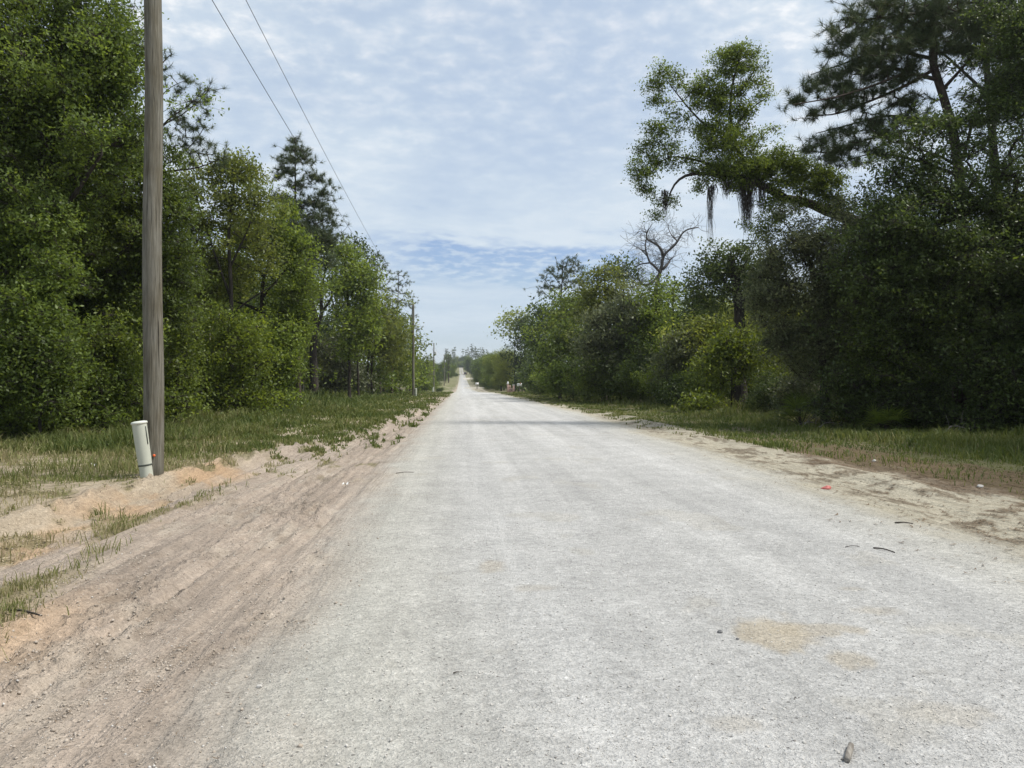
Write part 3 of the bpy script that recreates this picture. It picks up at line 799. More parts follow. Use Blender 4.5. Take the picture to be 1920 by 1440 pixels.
for (d, bx, top, lobes, label) in [
    (104, 700, (708, 472), [(706, 478, 11, 6), (718, 482, 10, 6), (698, 488, 12, 6), (726, 494, 10, 6), (708, 496, 20, 7), (692, 506, 12, 7), (720, 508, 16, 7), (704, 520, 22, 8), (724, 524, 14, 8), (690, 532, 18, 8), (712, 540, 24, 10), (695, 556, 22, 10), (722, 562, 18, 10)], 'short pine with a bushy top left of the second power pole'),
    (118, 741, (748, 508), [(748, 512, 10, 6), (760, 516, 10, 6), (738, 522, 12, 7), (764, 530, 10, 7), (750, 534, 18, 8), (736, 546, 16, 8), (760, 550, 14, 8), (748, 566, 22, 10), (766, 574, 10, 9), (738, 584, 18, 10), (756, 598, 18, 10), (762, 620, 12, 9)], 'pine directly left of the second power pole'),
    (150, 768, (774, 556), [(772, 560, 7, 5), (779, 568, 6, 4), (768, 574, 8, 5), (781, 590, 6, 5), (772, 594, 10, 6), (786, 617, 7, 5), (776, 612, 10, 6), (768, 628, 9, 7), (783, 634, 8, 6), (776, 652, 10, 8)], 'thin pine with tufts showing right of the second power pole'),
    (98, 697, (697, 560), [(700, 580, 16, 10), (690, 600, 16, 10), (704, 620, 14, 10)], 'slender straight pine trunk, leftmost of the thin ones by the verge'),
    (108, 713, (713, 570), [(713, 590, 14, 10), (720, 610, 12, 10)], 'slender pine second from the left among the thin trunks by the verge'),
    (112, 719, (720, 580), [(722, 600, 12, 10), (716, 620, 12, 8)], 'very thin pine squeezed between two other thin trunks by the verge'),
    (102, 735, (736, 565), [(735, 580, 16, 10), (742, 602, 14, 10), (728, 612, 14, 10)], 'slender pine trunk nearest the second power pole'),
]:
    b, t = trunk(d, bx, [(.7 * bx + .3 * top[0], 650), top], .17, .04)
    pine('pine_tree', label, 'pine', b, [t], PL(d, lobes), .42, .8, width=.018, per=20, rcs=.4, rt=.018)
for (bx, d, label) in [(562, 80, 'pale thin trunk left of the black twisted oak trunk'), (568, 84, 'pale thin trunk close left of the black oak, taller one')]:
    b, t = trunk(d, bx, [(bx, 690), (bx - 2, 600), (bx + 4, 540)], .15, .05)
    broadleaf('oak_tree', label, 'tree', b, [t], PL(d, [(bx - 4, 600, 22, 24), (bx + 4, 560, 22, 24), (bx - 14, 640, 20, 20)]), lf(d), 1.8, 'fresh', 'greybark', rt=.015)

# shrubs at the left wood edge
for (d, bx, lobes, lm, label, cov) in [
    (21.5, 20, [(20, 720, 60, 44), (70, 760, 55, 40), (-30, 760, 60, 60), (30, 795, 56, 30)], 'fresh', 'yellowish green shrub in the lower left corner of the wood', 2.4),
    (22.5, 130, [(120, 700, 60, 44), (170, 730, 56, 40), (110, 770, 50, 34), (180, 790, 44, 24), (60, 660, 60, 40)], 'oak', 'dark leafy shrub under the tall corner oak', 2.6),
    (19.6, 75, [(70, 640, 50, 46), (35, 690, 46, 50), (110, 690, 42, 40), (75, 740, 50, 40)], 'oak', 'leafy dark shrub hiding the trunk of the corner oak', 2.6),
    (23.5, 235, [(225, 690, 50, 44), (250, 745, 50, 36), (205, 765, 40, 30), (262, 790, 30, 18), (215, 640, 56, 40)], 'fresh', 'green shrub reaching behind the foot of the near pole', 2.4),
    (27, 330, [(330, 700, 34, 40), (318, 755, 32, 30), (345, 740, 26, 30), (335, 630, 36, 50)], 'fresh', 'lit green shrub just right of the near pole', 2.6),
    (36, 375, [(370, 620, 44, 46), (385, 680, 48, 44), (365, 730, 44, 34), (395, 760, 34, 14)], 'fresh', 'bright leafy thicket below the airy yellow green tree', 2.5),
    (36.5, 455, [(440, 620, 42, 34), (455, 665, 52, 44), (440, 720, 50, 38), (480, 745, 40, 22), (410, 740, 30, 24)], 'vine', 'brightest green thicket in the middle of the left wood', 2.5),
    (41, 525, [(500, 650, 36, 38), (525, 690, 32, 44), (520, 730, 34, 26), (545, 650, 20, 34)], 'fresh', 'green thicket left of the pale thin trunks', 2.5),
    (40, 425, [(425, 762, 40, 14), (385, 768, 26, 10)], 'olive', 'low dry brush at the foot of the left thicket', 1.6),
    (86, 630, [(620, 660, 26, 34), (640, 700, 34, 30), (612, 715, 24, 20), (660, 680, 26, 40)], 'olive', 'grey green brush right of the black twisted trunk', 2.3),
    (100, 690, [(680, 690, 34, 30), (710, 700, 26, 28), (665, 715, 24, 16)], 'oak', 'dark brush behind the slender pine trunks', 2.3),
    (118, 750, [(745, 700, 24, 28), (762, 705, 14, 24), (728, 712, 20, 18)], 'fresh', 'green brush at the foot of the second power pole', 2.3),
    (150, 775, [(775, 690, 16, 24), (788, 700, 14, 18), (765, 705, 12, 18)], 'fresh', 'green brush just beyond the second power pole', 2.2),
]:
    b = foot(bx, d)
    top = W(bx, d, lobes[0][1])
    broadleaf('shrub', label, 'shrub', b, [(np.array([b + [0, 0, -.1], .5 * (b + top), top]), .05, .02)], PL(d, lobes), lf(d), cov, lm, tint=(.42, .2, .15), rt=.007 + d * .0001, rcf=.42)

# --- right of the road
b, t = trunk(27, 1868, [(1866, 660), (1858, 560), (1850, 470), (1880, 380)], .36, .14)
limbs = [t, (PP(26, [(1856, 500), (1800, 440), (1730, 450), (1650, 480), (1600, 500)]), .14, .05), (PP(26, [(1640, 470), (1740, 430), (1840, 385), (1940, 360)]), .10, .08), (PP(26, [(1860, 560), (1800, 590), (1740, 560)]), .10, .04), (PP(26, [(1858, 540), (1920, 480), (1980, 440)]), .12, .05)]
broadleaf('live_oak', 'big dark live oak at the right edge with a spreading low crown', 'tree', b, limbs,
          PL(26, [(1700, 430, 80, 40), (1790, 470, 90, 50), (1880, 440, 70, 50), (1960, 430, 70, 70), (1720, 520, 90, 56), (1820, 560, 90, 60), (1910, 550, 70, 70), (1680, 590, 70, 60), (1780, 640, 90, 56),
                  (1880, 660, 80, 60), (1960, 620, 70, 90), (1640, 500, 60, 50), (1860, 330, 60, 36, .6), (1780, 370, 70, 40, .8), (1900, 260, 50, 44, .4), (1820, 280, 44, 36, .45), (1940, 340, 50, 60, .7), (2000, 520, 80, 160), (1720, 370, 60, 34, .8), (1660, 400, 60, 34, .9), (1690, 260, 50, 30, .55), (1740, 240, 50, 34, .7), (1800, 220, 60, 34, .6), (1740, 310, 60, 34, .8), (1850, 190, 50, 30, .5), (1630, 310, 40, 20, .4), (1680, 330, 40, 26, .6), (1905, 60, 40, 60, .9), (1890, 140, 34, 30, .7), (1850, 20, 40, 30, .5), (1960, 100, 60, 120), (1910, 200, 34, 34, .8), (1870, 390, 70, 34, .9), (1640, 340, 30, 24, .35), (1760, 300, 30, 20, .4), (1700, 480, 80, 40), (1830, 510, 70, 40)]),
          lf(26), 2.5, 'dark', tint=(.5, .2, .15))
b, t = trunk(28.5, 1800, [(1795, 600), (1806, 480), (1800, 340), (1788, 250), (1766, 170), (1748, 120), (1752, 30), (1760, -80)], .25, .10)
hp = [[(1760, 150), (1700, 135), (1640, 160, -.5), (1570, 182, -1), (1488, 196, -1.5)], [(1752, 130), (1690, 165), (1630, 190), (1570, 215), (1512, 218)], [(1748, 110), (1660, 90, .8), (1580, 120, 1), (1520, 140, 1)],
      [(1780, 230), (1700, 245), (1620, 262), (1560, 290), (1505, 280)], [(1800, 330), (1720, 300), (1640, 285), (1590, 300)], [(1750, 60), (1680, 30), (1600, 40), (1560, 70)], [(1806, 300), (1830, 200, .5), (1880, 120, 1), (1930, 60, 1)],
      [(1766, 170), (1820, 110), (1860, 60)], [(1830, 210), (1900, 190), (1960, 170)], [(1752, 30), (1820, -10), (1880, -40)], [(1780, 230), (1660, 215, .6), (1590, 235, .9), (1530, 250, 1.2)], [(1700, 135), (1650, 120), (1600, 140)]]
limbs = [t] + [(PP(28.5, p), .075, .016) for p in hp]
pine('pine_tree', 'big pine at the upper right with long bare branches reaching over the verge', 'pine', b, limbs,
     PL(28.5, [(1492, 190, 26, 13), (1515, 168, 26, 14), (1540, 150, 30, 15), (1575, 138, 32, 15), (1525, 212, 26, 11), (1560, 196, 26, 10), (1610, 122, 36, 16), (1650, 108, 36, 18), (1560, 96, 26, 14), (1590, 74, 36, 18),
             (1632, 62, 40, 22), (1600, 34, 36, 18), (1676, 40, 44, 26), (1650, 8, 60, 24), (1720, 70, 44, 28), (1745, 20, 60, 34), (1805, 40, 50, 34), (1870, 40, 50, 34), (1910, 90, 40, 40), (1840, 100, 40, 26),
             (1688, 150, 34, 14), (1640, 172, 34, 11), (1600, 200, 30, 10), (1515, 280, 26, 11), (1545, 262, 28, 12), (1585, 246, 30, 12), (1560, 296, 34, 11), (1610, 268, 30, 11), (1655, 250, 34, 12), (1600, 302, 26, 9),
             (1650, 285, 34, 12), (1700, 225, 34, 14), (1870, 170, 50, 26), (1920, 190, 40, 34), (1840, 225, 40, 22), (1780, -30, 90, 30), (1900, -20, 70, 34), (1910, 140, 40, 26), (1630, 100, 50, 22), (1690, 90, 50, 26), (1640, 140, 44, 16), (1580, 160, 40, 14), (1700, 130, 40, 20), (1590, 180, 40, 12), (1560, 60, 20, 16), (1740, 60, 50, 30), (1790, 90, 44, 26), (1830, 60, 44, 30), (1640, 230, 50, 16), (1700, 190, 44, 16), (1570, 280, 34, 12)]),
     .34, 1.8, width=.007, per=34, rcs=.24)
b, t = trunk(35, 1880, [(1878, 560), (1872, 400), (1860, 250), (1850, 120), (1840, -20)], .3, .1)
limbs = [t, (PP(35, [(1872, 380), (1780, 300), (1700, 270)]), .1, .03), (PP(35, [(1860, 250), (1900, 130), (1930, 40)]), .1, .04), (PP(35, [(1855, 180), (1780, 110), (1720, 60)]), .08, .03)]
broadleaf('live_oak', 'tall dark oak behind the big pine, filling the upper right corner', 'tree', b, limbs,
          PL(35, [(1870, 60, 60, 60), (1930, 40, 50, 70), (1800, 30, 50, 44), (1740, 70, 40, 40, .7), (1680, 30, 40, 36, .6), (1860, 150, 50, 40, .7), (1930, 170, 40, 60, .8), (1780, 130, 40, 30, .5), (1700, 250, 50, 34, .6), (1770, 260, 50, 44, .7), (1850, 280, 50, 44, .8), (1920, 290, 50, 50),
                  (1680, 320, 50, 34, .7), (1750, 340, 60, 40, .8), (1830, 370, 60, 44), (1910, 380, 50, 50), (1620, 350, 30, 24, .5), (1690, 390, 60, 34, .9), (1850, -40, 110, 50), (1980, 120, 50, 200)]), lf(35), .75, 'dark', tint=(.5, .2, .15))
# oak leaning out over the verge, with moss
Z6 = lambda u, v: (1140 + u / 3.43, 60 + v / 3.43)
b, t = trunk(32, 1722, [(1715, 640), (1690, 520), (1650, 440), (1600, 412), (1545, 395), (1515, 378), (1470, 372)], .36, .17)
limbs = [t, (PP(31, [(1470, 372), (1425, 345), (1385, 330), (1330, 325), (1285, 326), (1262, 345), (1249, 385)]), .16, .02), (PP(31, [(1425, 345), (1385, 290), (1368, 220), (1372, 160), (1390, 95)]), .11, .02),
         (PP(31, [(1375, 260), (1320, 235), (1280, 190), (1250, 150)]), .06, .015), (PP(31, [(1385, 330), (1310, 300), (1250, 290), (1215, 330)]), .06, .015), (PP(31, [(1372, 190), (1405, 150), (1420, 120)]), .05, .012),
         (PP(31, [(1375, 240), (1410, 200), (1440, 182)]), .05, .012), (PP(31, [(1500, 375), (1510, 330), (1535, 310)]), .06, .02), (PP(31, [(1425, 345), (1440, 310), (1455, 280)]), .05, .02)]
lob = [(850, 110, 80, 50), (810, 170, 90, 50), (740, 160, 50, 40), (930, 140, 50, 40), (880, 240, 90, 50), (760, 250, 70, 50), (400, 275, 85, 45), (310, 340, 55, 50), (300, 410, 55, 50), (350, 490, 40, 40), (470, 330, 30, 30),
       (570, 370, 80, 55), (640, 300, 60, 40), (690, 380, 90, 60), (820, 370, 90, 50), (960, 330, 45, 50), (990, 415, 60, 28), (560, 470, 60, 50), (700, 500, 110, 70), (850, 500, 80, 45), (920, 520, 50, 30), (340, 610, 80, 40), (460, 560, 60, 50),
       (240, 740, 60, 40), (300, 690, 60, 40), (400, 720, 60, 40), (210, 880, 75, 55), (310, 830, 70, 50), (170, 950, 35, 35), (260, 1010, 60, 45), (320, 1060, 40, 30), (480, 830, 80, 40), (640, 740, 110, 70), (640, 620, 90, 60), (790, 720, 120, 75), (890, 790, 110, 70),
       (940, 680, 70, 45), (1000, 860, 110, 60), (650, 930, 80, 45), (770, 900, 110, 55), (590, 1000, 26, 26), (1110, 760, 50, 40), (1090, 830, 80, 50), (1180, 880, 90, 55), (1260, 900, 90, 60), (1340, 920, 80, 60), (1200, 960, 80, 45),
       (400, 1090, 40, 18), (320, 1180, 36, 20), (1010, 1150, 60, 60), (1080, 1080, 70, 40), (980, 1280, 60, 70), (1080, 1200, 80, 60)]
broadleaf('live_oak', 'leaning oak reaching out over the road verge with an open crown against the sky', 'tree', b, limbs,
          PL(31, [(*Z6(u, v), ru / 3.43, rv / 3.43) for u, v, ru, rv in lob + [(1170, 820, 60, 50), (1290, 860, 70, 50), (1380, 960, 60, 60), (1240, 1020, 60, 40), (900, 960, 90, 50), (820, 990, 60, 30), (1060, 900, 70, 50), (760, 830, 90, 50), (880, 880, 80, 50), (700, 880, 60, 40), (1020, 950, 60, 50), (960, 900, 80, 50), (1120, 1010, 60, 50), (560, 880, 60, 30), (850, 640, 70, 50), (760, 620, 70, 60), (1330, 1000, 70, 50), (1400, 1060, 80, 60), (1450, 960, 80, 70), (1250, 1090, 60, 40), (1480, 1100, 90, 60)]]), .09, 2.5, 'fresh', tint=(.27, .17, .13), k_cl=2.6, rcf=.42, rt=.006)


def moss(label, d, px, py0, py1, w, n):
    top = W(px, d, py0)
    ln = (py1 - py0) * d / F; wm = w * d / F
    V = []; T = []; tn = []
    for k in range(n):
        a = rng.normal(size=2) * wm * .28
        z0 = -abs(rng.normal()) * ln * .08; l = ln * min(1., (.35 + .65 * rng.beta(1.4, 2.2)) * (1.25 - .35 * abs(a[0]) / wm))
        m = 7; p = np.zeros((m, 3)); p[:, 2] = z0 - np.linspace(0, l, m)
        p[:, 0] = a[0] * (1 - np.linspace(0, .7, m)) + np.cumsum(rng.normal(size=m)) * .03
        p[:, 1] = a[1] * (1 - np.linspace(0, .7, m)) + np.cumsum(rng.normal(size=m)) * .018
        v, q, t_ = tube(p, np.linspace(.0085, .003, m), 3, True)
        V.append(v); n0 = sum(len(x) for x in V) - len(v)
        T += [[a_ + n0 for a_ in f] for f in t_]; T += [[f[0] + n0, f[1] + n0, f[2] + n0] for f in q] + [[f[0] + n0, f[2] + n0, f[3] + n0] for f in q]
        tn.append(np.full(len(v), np.clip(.4 + rng.normal() * .2, 0, 1)))
    o = mesh_np('spanish_moss', np.concatenate(V), None, np.array(T), M['moss'], None, {'tint': np.concatenate(tn)})
    o.location = tuple(top)
    return tag(o, label, 'moss', 'spanish moss hanging from the leaning oak')


moss('short dark moss clump under the far tip of the leaning limb', 31, 1247, 355, 412, 13, 60)
moss('longest thin reddish moss strand hanging under the middle of the leaning limb', 31, 1331, 345, 462, 9, 44)
moss('short moss wisp beside the longest strand', 31, 1338, 345, 385, 8, 26)
moss('wide grey moss curtain near the thick part of the leaning limb', 31, 1401, 335, 432, 34, 220)
moss('small moss tuft hanging left of the wide grey curtain', 31, 1362, 335, 372, 24, 70)
moss('ragged moss tuft hanging right of the wide grey curtain', 31, 1428, 340, 400, 24, 70)

b, t = trunk(29, 1548, [(1546, 700), (1538, 620), (1530, 540), (1510, 460)], .19, .07)
limbs = [t, (PP(29, [(1536, 620), (1490, 560), (1450, 520)]), .07, .03), (PP(29, [(1532, 580), (1590, 500), (1620, 440)]), .08, .03), (PP(29, [(1542, 680), (1600, 640), (1640, 600)]), .06, .02)]
broadleaf('cedar_tree', 'dense grey olive tree under the leaning limb, fine dull foliage', 'tree', b, limbs,
          PL(28.5, [(1500, 450, 50, 40), (1460, 500, 44, 44), (1540, 480, 60, 50), (1600, 440, 60, 40), (1660, 430, 50, 40), (1440, 560, 38, 50), (1500, 560, 60, 56), (1570, 560, 66, 56), (1630, 520, 60, 50), (1480, 640, 52, 44),
                    (1550, 640, 60, 44), (1620, 620, 56, 50), (1450, 470, 24, 30, .6), (1500, 700, 44, 34, .7), (1590, 380, 40, 24, .6)]), .105, 2.0, 'olive', tint=(.45, .2, .15), wid=.4)
b, t = trunk(26, 1700, [(1698, 690), (1690, 600), (1700, 480)], .2, .08)
broadleaf('oak_tree', 'dark green oak in the middle of the shaded right wood', 'tree', b, [t],
          PL(26, [(1700, 600, 70, 50), (1650, 640, 60, 46), (1740, 660, 70, 44), (1690, 690, 70, 36), (1770, 600, 60, 40)]), lf(26), 2.3, 'oak', tint=(.36, .2, .15))
# old trunk behind the bush, with dark round crown to its left
b, t = trunk(47, 1386, [(1387, 640), (1386, 580), (1380, 530), (1370, 480)], .52, .22)
limbs = [t, (PP(47, [(1384, 560), (1350, 520), (1330, 490)]), .12, .04), (PP(47, [(1386, 580), (1420, 530), (1450, 500)]), .14, .05), (PP(47, [(1380, 530), (1400, 490), (1410, 470)]), .12, .04)]
broadleaf('live_oak', 'old tree with thick dark trunk and dark round crown behind the green bush', 'tree', b, limbs,
          PL(47, [(1350, 480, 26, 18), (1385, 472, 24, 18), (1340, 505, 34, 22), (1385, 505, 34, 24), (1315, 530, 26, 20), (1355, 540, 30, 20), (1405, 530, 30, 26), (1310, 560, 22, 18), (1335, 572, 22, 14), (1430, 500, 26, 30), (1440, 560, 30, 34)]),
          lf(47), 2.3, 'dark', tint=(.62, .2, .15))
# bare dead tree
Z5 = lambda u, v: (940 + u / 3.6, 400 + v / 3.6)
b = foot(1229, 76); D5 = 76
dl = [([(1229, 640)] + [Z5(*p) for p in [(1040, 520), (1055, 450), (1075, 390), (1088, 330), (1092, 285), (1120, 258), (1160, 225), (1190, 190), (1215, 140), (1240, 112), (1290, 100), (1330, 95)]], .40, .05),
      ([Z5(*p) for p in [(1092, 285), (1080, 240), (1060, 215), (1010, 190), (975, 175), (980, 130), (1000, 100)]], .16, .04), ([Z5(*p) for p in [(1085, 380), (1120, 350), (1140, 310), (1160, 298)]], .14, .05),
      ([Z5(*p) for p in [(1060, 420), (1020, 470), (970, 490), (935, 465), (920, 420), (925, 370)]], .17, .05), ([Z5(*p) for p in [(1068, 395), (1030, 350), (1000, 335), (985, 280), (970, 240), (975, 180)]], .15, .04),
      ([Z5(*p) for p in [(970, 490), (930, 470), (880, 470)]], .08, .03), ([Z5(*p) for p in [(1000, 335), (940, 340), (910, 360), (900, 400)]], .08, .03), ([Z5(*p) for p in [(985, 290), (940, 240), (890, 215)]], .07, .02),
      ([Z5(*p) for p in [(1190, 190), (1150, 150), (1130, 110), (1125, 70)]], .07, .02), ([Z5(*p) for p in [(980, 130), (940, 110), (900, 150)]], .04, .015)]
rt_ = thing('dead_tree', 'bare dead tree with crooked grey branches above the right wood', 'tree', b)
B = MB(); pts_all = []
for k, (p, r0, r1) in enumerate(dl):
    q = PP(D5, [(a, c, rng.normal() * .5 if k else 0) for a, c in p])
    if k == 0: q = grounded(np.concatenate([[b], q]), b)
    q2, s = resample(q, .3); B.tube(q2, 1.0 * (r0 + (r1 - r0) * s), 8, True, .1, k)
    pts_all.append(q2[len(q2) // 3 if k == 0 else 2:])
pa = np.concatenate(pts_all); pa = pa[pa[:, 2] > 10.5]
B2 = MB()
tw = pa[rng.integers(0, len(pa), 230)]
P0 = tw; d0 = unit(rng.normal(size=tw.shape) * [1, 1, .8] + [0, 0, .35]); segs = []
rr_ = np.full(len(P0), .02)
for lvl in range(3):
    P1 = P0 + d0 * rng.uniform(.35, .8, len(P0))[:, None]
    V, Q = frustums(P0, P1, rr_, rr_ * .7, 4); B2.add(V, Q)
    rep = np.repeat(np.arange(len(P1)), 2 if lvl < 2 else 1)
    P0 = P1[rep]; d0 = unit(d0[rep] + rng.normal(size=(len(rep), 3)) * .6); rr_ = (rr_ * .72)[rep]
B.build('trunk', M['deadtree'], rt_, True, b); B2.build('twigs', M['deadtree'], rt_, False, b)

mid = [
    (70, 1135, 'maple_tree', [(1134, 517, 28, 26), (1106, 552, 34, 26), (1150, 555, 36, 26), (1120, 590, 40, 30)], 'yellow', 'yellowish tree left of the dead tree', 2.2),
    (74, 1170, 'oak_tree', [(1168, 500, 18, 20), (1180, 520, 14, 14), (1158, 520, 14, 16)], 'dark', 'small dark tree top right beside the bare branches', 1.9),
    (64, 1180, 'oak_tree', [(1180, 565, 36, 26), (1160, 610, 50, 34), (1205, 600, 34, 34), (1165, 650, 56, 36), (1120, 640, 36, 34), (1140, 600, 40, 34), (1195, 640, 40, 34), (1150, 680, 50, 30)], 'olive', 'broad brownish olive tree below the dead tree', 2.3),
    (62, 1235, 'oak_tree', [(1235, 560, 34, 26), (1222, 595, 34, 30), (1245, 625, 32, 34), (1210, 650, 36, 30)], 'fresh', 'green tree at the foot of the dead tree trunk', 2.2),
    (58, 1262, 'maple_tree', [(1262, 540, 12, 18), (1258, 572, 16, 24), (1268, 610, 20, 28), (1280, 640, 30, 30), (1250, 650, 30, 30)], 'fresh', 'slender upright tree right of the dead tree', 1.9),
    (54, 1305, 'oak_tree', [(1298, 566, 24, 22), (1318, 590, 26, 22), (1285, 600, 22, 22), (1330, 600, 20, 16)], 'dark', 'dark leaved tree left of the thick old trunk', 2.1),
    (52, 1320, 'sweetgum_tree', [(1300, 625, 40, 24), (1340, 622, 36, 28), (1320, 655, 40, 26), (1350, 648, 22, 18), (1290, 660, 36, 26)], 'yellow', 'lit yellow green tree left of the thick old trunk', 2.3),
    (86, 1072, 'oak_tree', [(1070, 575, 34, 24), (1052, 600, 30, 30), (1085, 610, 36, 36), (1095, 570, 30, 26), (1060, 640, 40, 34)], 'fresh', 'fresh green tree under the round topped pine', 2.2),
    (80, 1050, 'oak_tree', [(1050, 640, 36, 34), (1085, 650, 36, 36), (1030, 670, 26, 30)], 'oak', 'dark green tree left of the brownish olive tree', 2.3),
    (112, 1012, 'oak_tree', [(1012, 590, 20, 22), (1022, 625, 20, 24), (1005, 640, 14, 24), (1030, 600, 22, 26), (1020, 665, 26, 28)], 'dark', 'dark tree below left of the round topped pine', 2.2),
    (186, 965, 'hickory_tree', [(968, 590, 22, 12), (985, 592, 12, 12), (952, 604, 16, 12), (975, 606, 20, 12), (945, 625, 12, 12), (962, 630, 14, 14)], 'yellow', 'open pale tree at the left end of the right wood', 1.2),
]
for (d, bx, nm, lobes, lm, label, cov) in mid:
    b, t = trunk(d, bx, [(bx, .5 * (735 + lobes[0][1])), (lobes[0][0], lobes[0][1])], .17, .05)
    broadleaf(nm, label, 'tree', b, [t], PL(d, lobes), lf(d), cov, lm, tint=(.42, .19, .15), rt=.014)
b, t = trunk(100, 1056, [(1054, 620), (1052, 560), (1056, 490)], .2, .05)
limbs = [t] + [(PP(100, [(1053, c), (.5 * (1053 + e), .5 * (c + f_) + 3), (e, f_)]), .06, .02) for c, e, f_ in [(560, 1018, 520), (570, 1020, 550), (550, 1090, 510), (565, 1092, 530), (535, 1030, 505), (530, 1076, 495)]]
pine('pine_tree', 'round topped dark pine standing above the right wood', 'pine', b, limbs,
     PL(100, [(1068, 487, 22, 9), (1052, 498, 20, 9), (1084, 500, 20, 10), (1035, 508, 20, 9), (1068, 508, 26, 10), (1018, 518, 14, 9), (1095, 515, 12, 10), (1050, 520, 30, 10), (1022, 536, 18, 9), (1080, 528, 26, 12), (1045, 540, 24, 10), (1014, 548, 12, 8), (1090, 545, 16, 10)]),
     .42, 1.1, width=.018, per=22, rcs=.4, rt=.018)
b = foot(984, 180)
broadleaf('cedar_tree', 'tall dark columnar cedar beside the driveway', 'tree', b, [(np.array([b + [0, 0, -.1], W(984, 180, 680), W(985, 180, 600)]), .16, .03)],
          PL(180, [(985, 612, 12, 22), (982, 645, 18, 26), (984, 680, 20, 28), (985, 708, 20, 18)]), lf(168, .85), 3.2, 'dark', tint=(.25, .15, .12), rt=.015)

for (d, bx, lobes, lm, label, cov) in [
    (43, 1372, [(1387, 640, 40, 20), (1350, 680, 36, 26), (1400, 672, 40, 26), (1370, 655, 40, 20), (1335, 712, 22, 26), (1440, 700, 34, 22), (1468, 722, 24, 18), (1420, 725, 20, 20)], 'vine', 'bright vine covered bush with a dark hollow on the right', 2.6),
    (41, 1312, [(1310, 756, 34, 14), (1292, 764, 22, 10), (1335, 762, 22, 10)], 'vine', 'low green mound of vines in the right verge', 2.6),
    (52, 1272, [(1268, 650, 40, 22), (1275, 685, 40, 34), (1262, 715, 30, 22), (1300, 700, 24, 26)], 'olive', 'grey green twiggy bush left of the vine covered bush', 1.9),
    (60, 1215, [(1215, 685, 36, 34), (1235, 715, 26, 22), (1190, 712, 34, 24)], 'dark', 'dark green bush below the dead tree', 2.4),
    (64, 1140, [(1140, 690, 44, 30), (1110, 705, 36, 26), (1160, 718, 40, 18)], 'oak', 'dark bush in the middle of the right wood edge', 2.4),
    (74, 1075, [(1070, 690, 34, 32), (1045, 708, 30, 24), (1090, 715, 34, 20)], 'oak', 'leafy bush behind the right verge towards the driveway', 2.4),
    (125, 1024, [(1020, 672, 24, 34), (1014, 705, 18, 24), (1035, 712, 24, 22)], 'dark', 'dark bush close to the driveway', 2.4),
    (162, 1000, [(1000, 715, 22, 14), (985, 722, 14, 10)], 'dark', 'low dark bush behind the white mailbox', 2.4),
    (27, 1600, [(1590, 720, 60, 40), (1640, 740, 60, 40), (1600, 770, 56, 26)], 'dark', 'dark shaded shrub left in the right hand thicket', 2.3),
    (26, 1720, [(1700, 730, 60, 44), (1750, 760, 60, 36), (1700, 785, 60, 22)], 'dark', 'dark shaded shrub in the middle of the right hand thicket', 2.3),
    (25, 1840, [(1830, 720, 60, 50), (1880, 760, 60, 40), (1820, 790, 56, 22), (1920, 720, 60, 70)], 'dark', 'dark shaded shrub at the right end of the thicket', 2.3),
    (31, 1500, [(1500, 720, 36, 30), (1470, 740, 28, 22), (1530, 745, 36, 26)], 'olive', 'dull grey shrub behind the palmetto', 1.8),
]:
    b = foot(bx, d); top = W(bx, d, lobes[0][1])
    broadleaf('shrub', label, 'shrub', b, [(np.array([b + [0, 0, -.1], .5 * (b + top), top]), .05, .02)], PL(d, lobes), lf(d), cov, lm, tint=(.42, .2, .15), rt=.007 + d * .0001, rcf=.42)


# saw palmettos
def palmetto(label, base, n, R, group=None):
    root = thing('palmetto', label, 'palm', base, group)
    B = MB(); V = []; T = []; tn = []; c = 0
    for k in range(n):
        az = rng.uniform(0, 2 * pi); el = rng.uniform(.35, 1.25)
        d = np.array([cos(az) * cos(el), sin(az) * cos(el), sin(el)]); tip = d * R * rng.uniform(.55, .8)
        B.tube([np.zeros(3), tip * .5 + [0, 0, .05], tip], [.012, .009, .006], 4)
        side = unit(np.cross(d, [0, 0, 1])); upv = np.cross(side, d)
        tt = np.clip(.45 + rng.normal() * .2, 0, 1)
        for a in np.linspace(-1.9, 1.9, 22):
            q = unit(d * cos(a) + side * sin(a) + upv * .18 * rng.normal()); l = R * .48 * rng.uniform(.85, 1.05); w = unit(np.cross(q, upv + .01)) * .014
            V += [tip - w * .5, tip + w * .5, tip + q * l * .6 + w, tip + q * l * .6 - w, tip + q * l + [0, 0, -.12 * l]]
            T += [[c, c + 1, c + 2], [c, c + 2, c + 3], [c + 3, c + 2, c + 4]]; c += 5; tn += [tt + rng.normal() * .08] * 5
    B.build('stalks', M['dark_paint' if 0 else 'bark'], root)
    mesh_np('fronds', np.array(V), None, np.array(T), M['oak'], root, {'tint': np.clip(tn, 0, 1)})
    return root


palmetto('saw palmetto with fanned fronds at the foot of the right thicket', foot(1502, 28.5), 22, 1.35)
palmetto('shaded palmetto with dull fronds deeper right in the thicket', foot(1655, 25.5), 16, 1.1)


def stick(name, label, pts, r0, r1, m, cat='branch', group=None, sub=0):
    q, s = resample(np.array(pts, float), .03 if len(pts) < 6 else .1)
    B = MB(); c = q[0].copy()
    B.tube(q - c, r0 + (r1 - r0) * s, 6, True, .12, int(abs(c[0] * 100)))
    for k in range(sub):
        i = rng.integers(len(q) // 4, len(q)); dd = unit(rng.normal(size=3) + [0, 0, .5]) * rng.uniform(.15, .5)
        B.tube([q[i] - c, q[i] - c + dd * .5 + rng.normal(size=3) * .03, q[i] - c + dd], [r1 * .9, r1 * .7, r1 * .4], 4)
    o = B.build(name, m, None, True); o.location = tuple(c)
    return tag(o, label, cat, group)


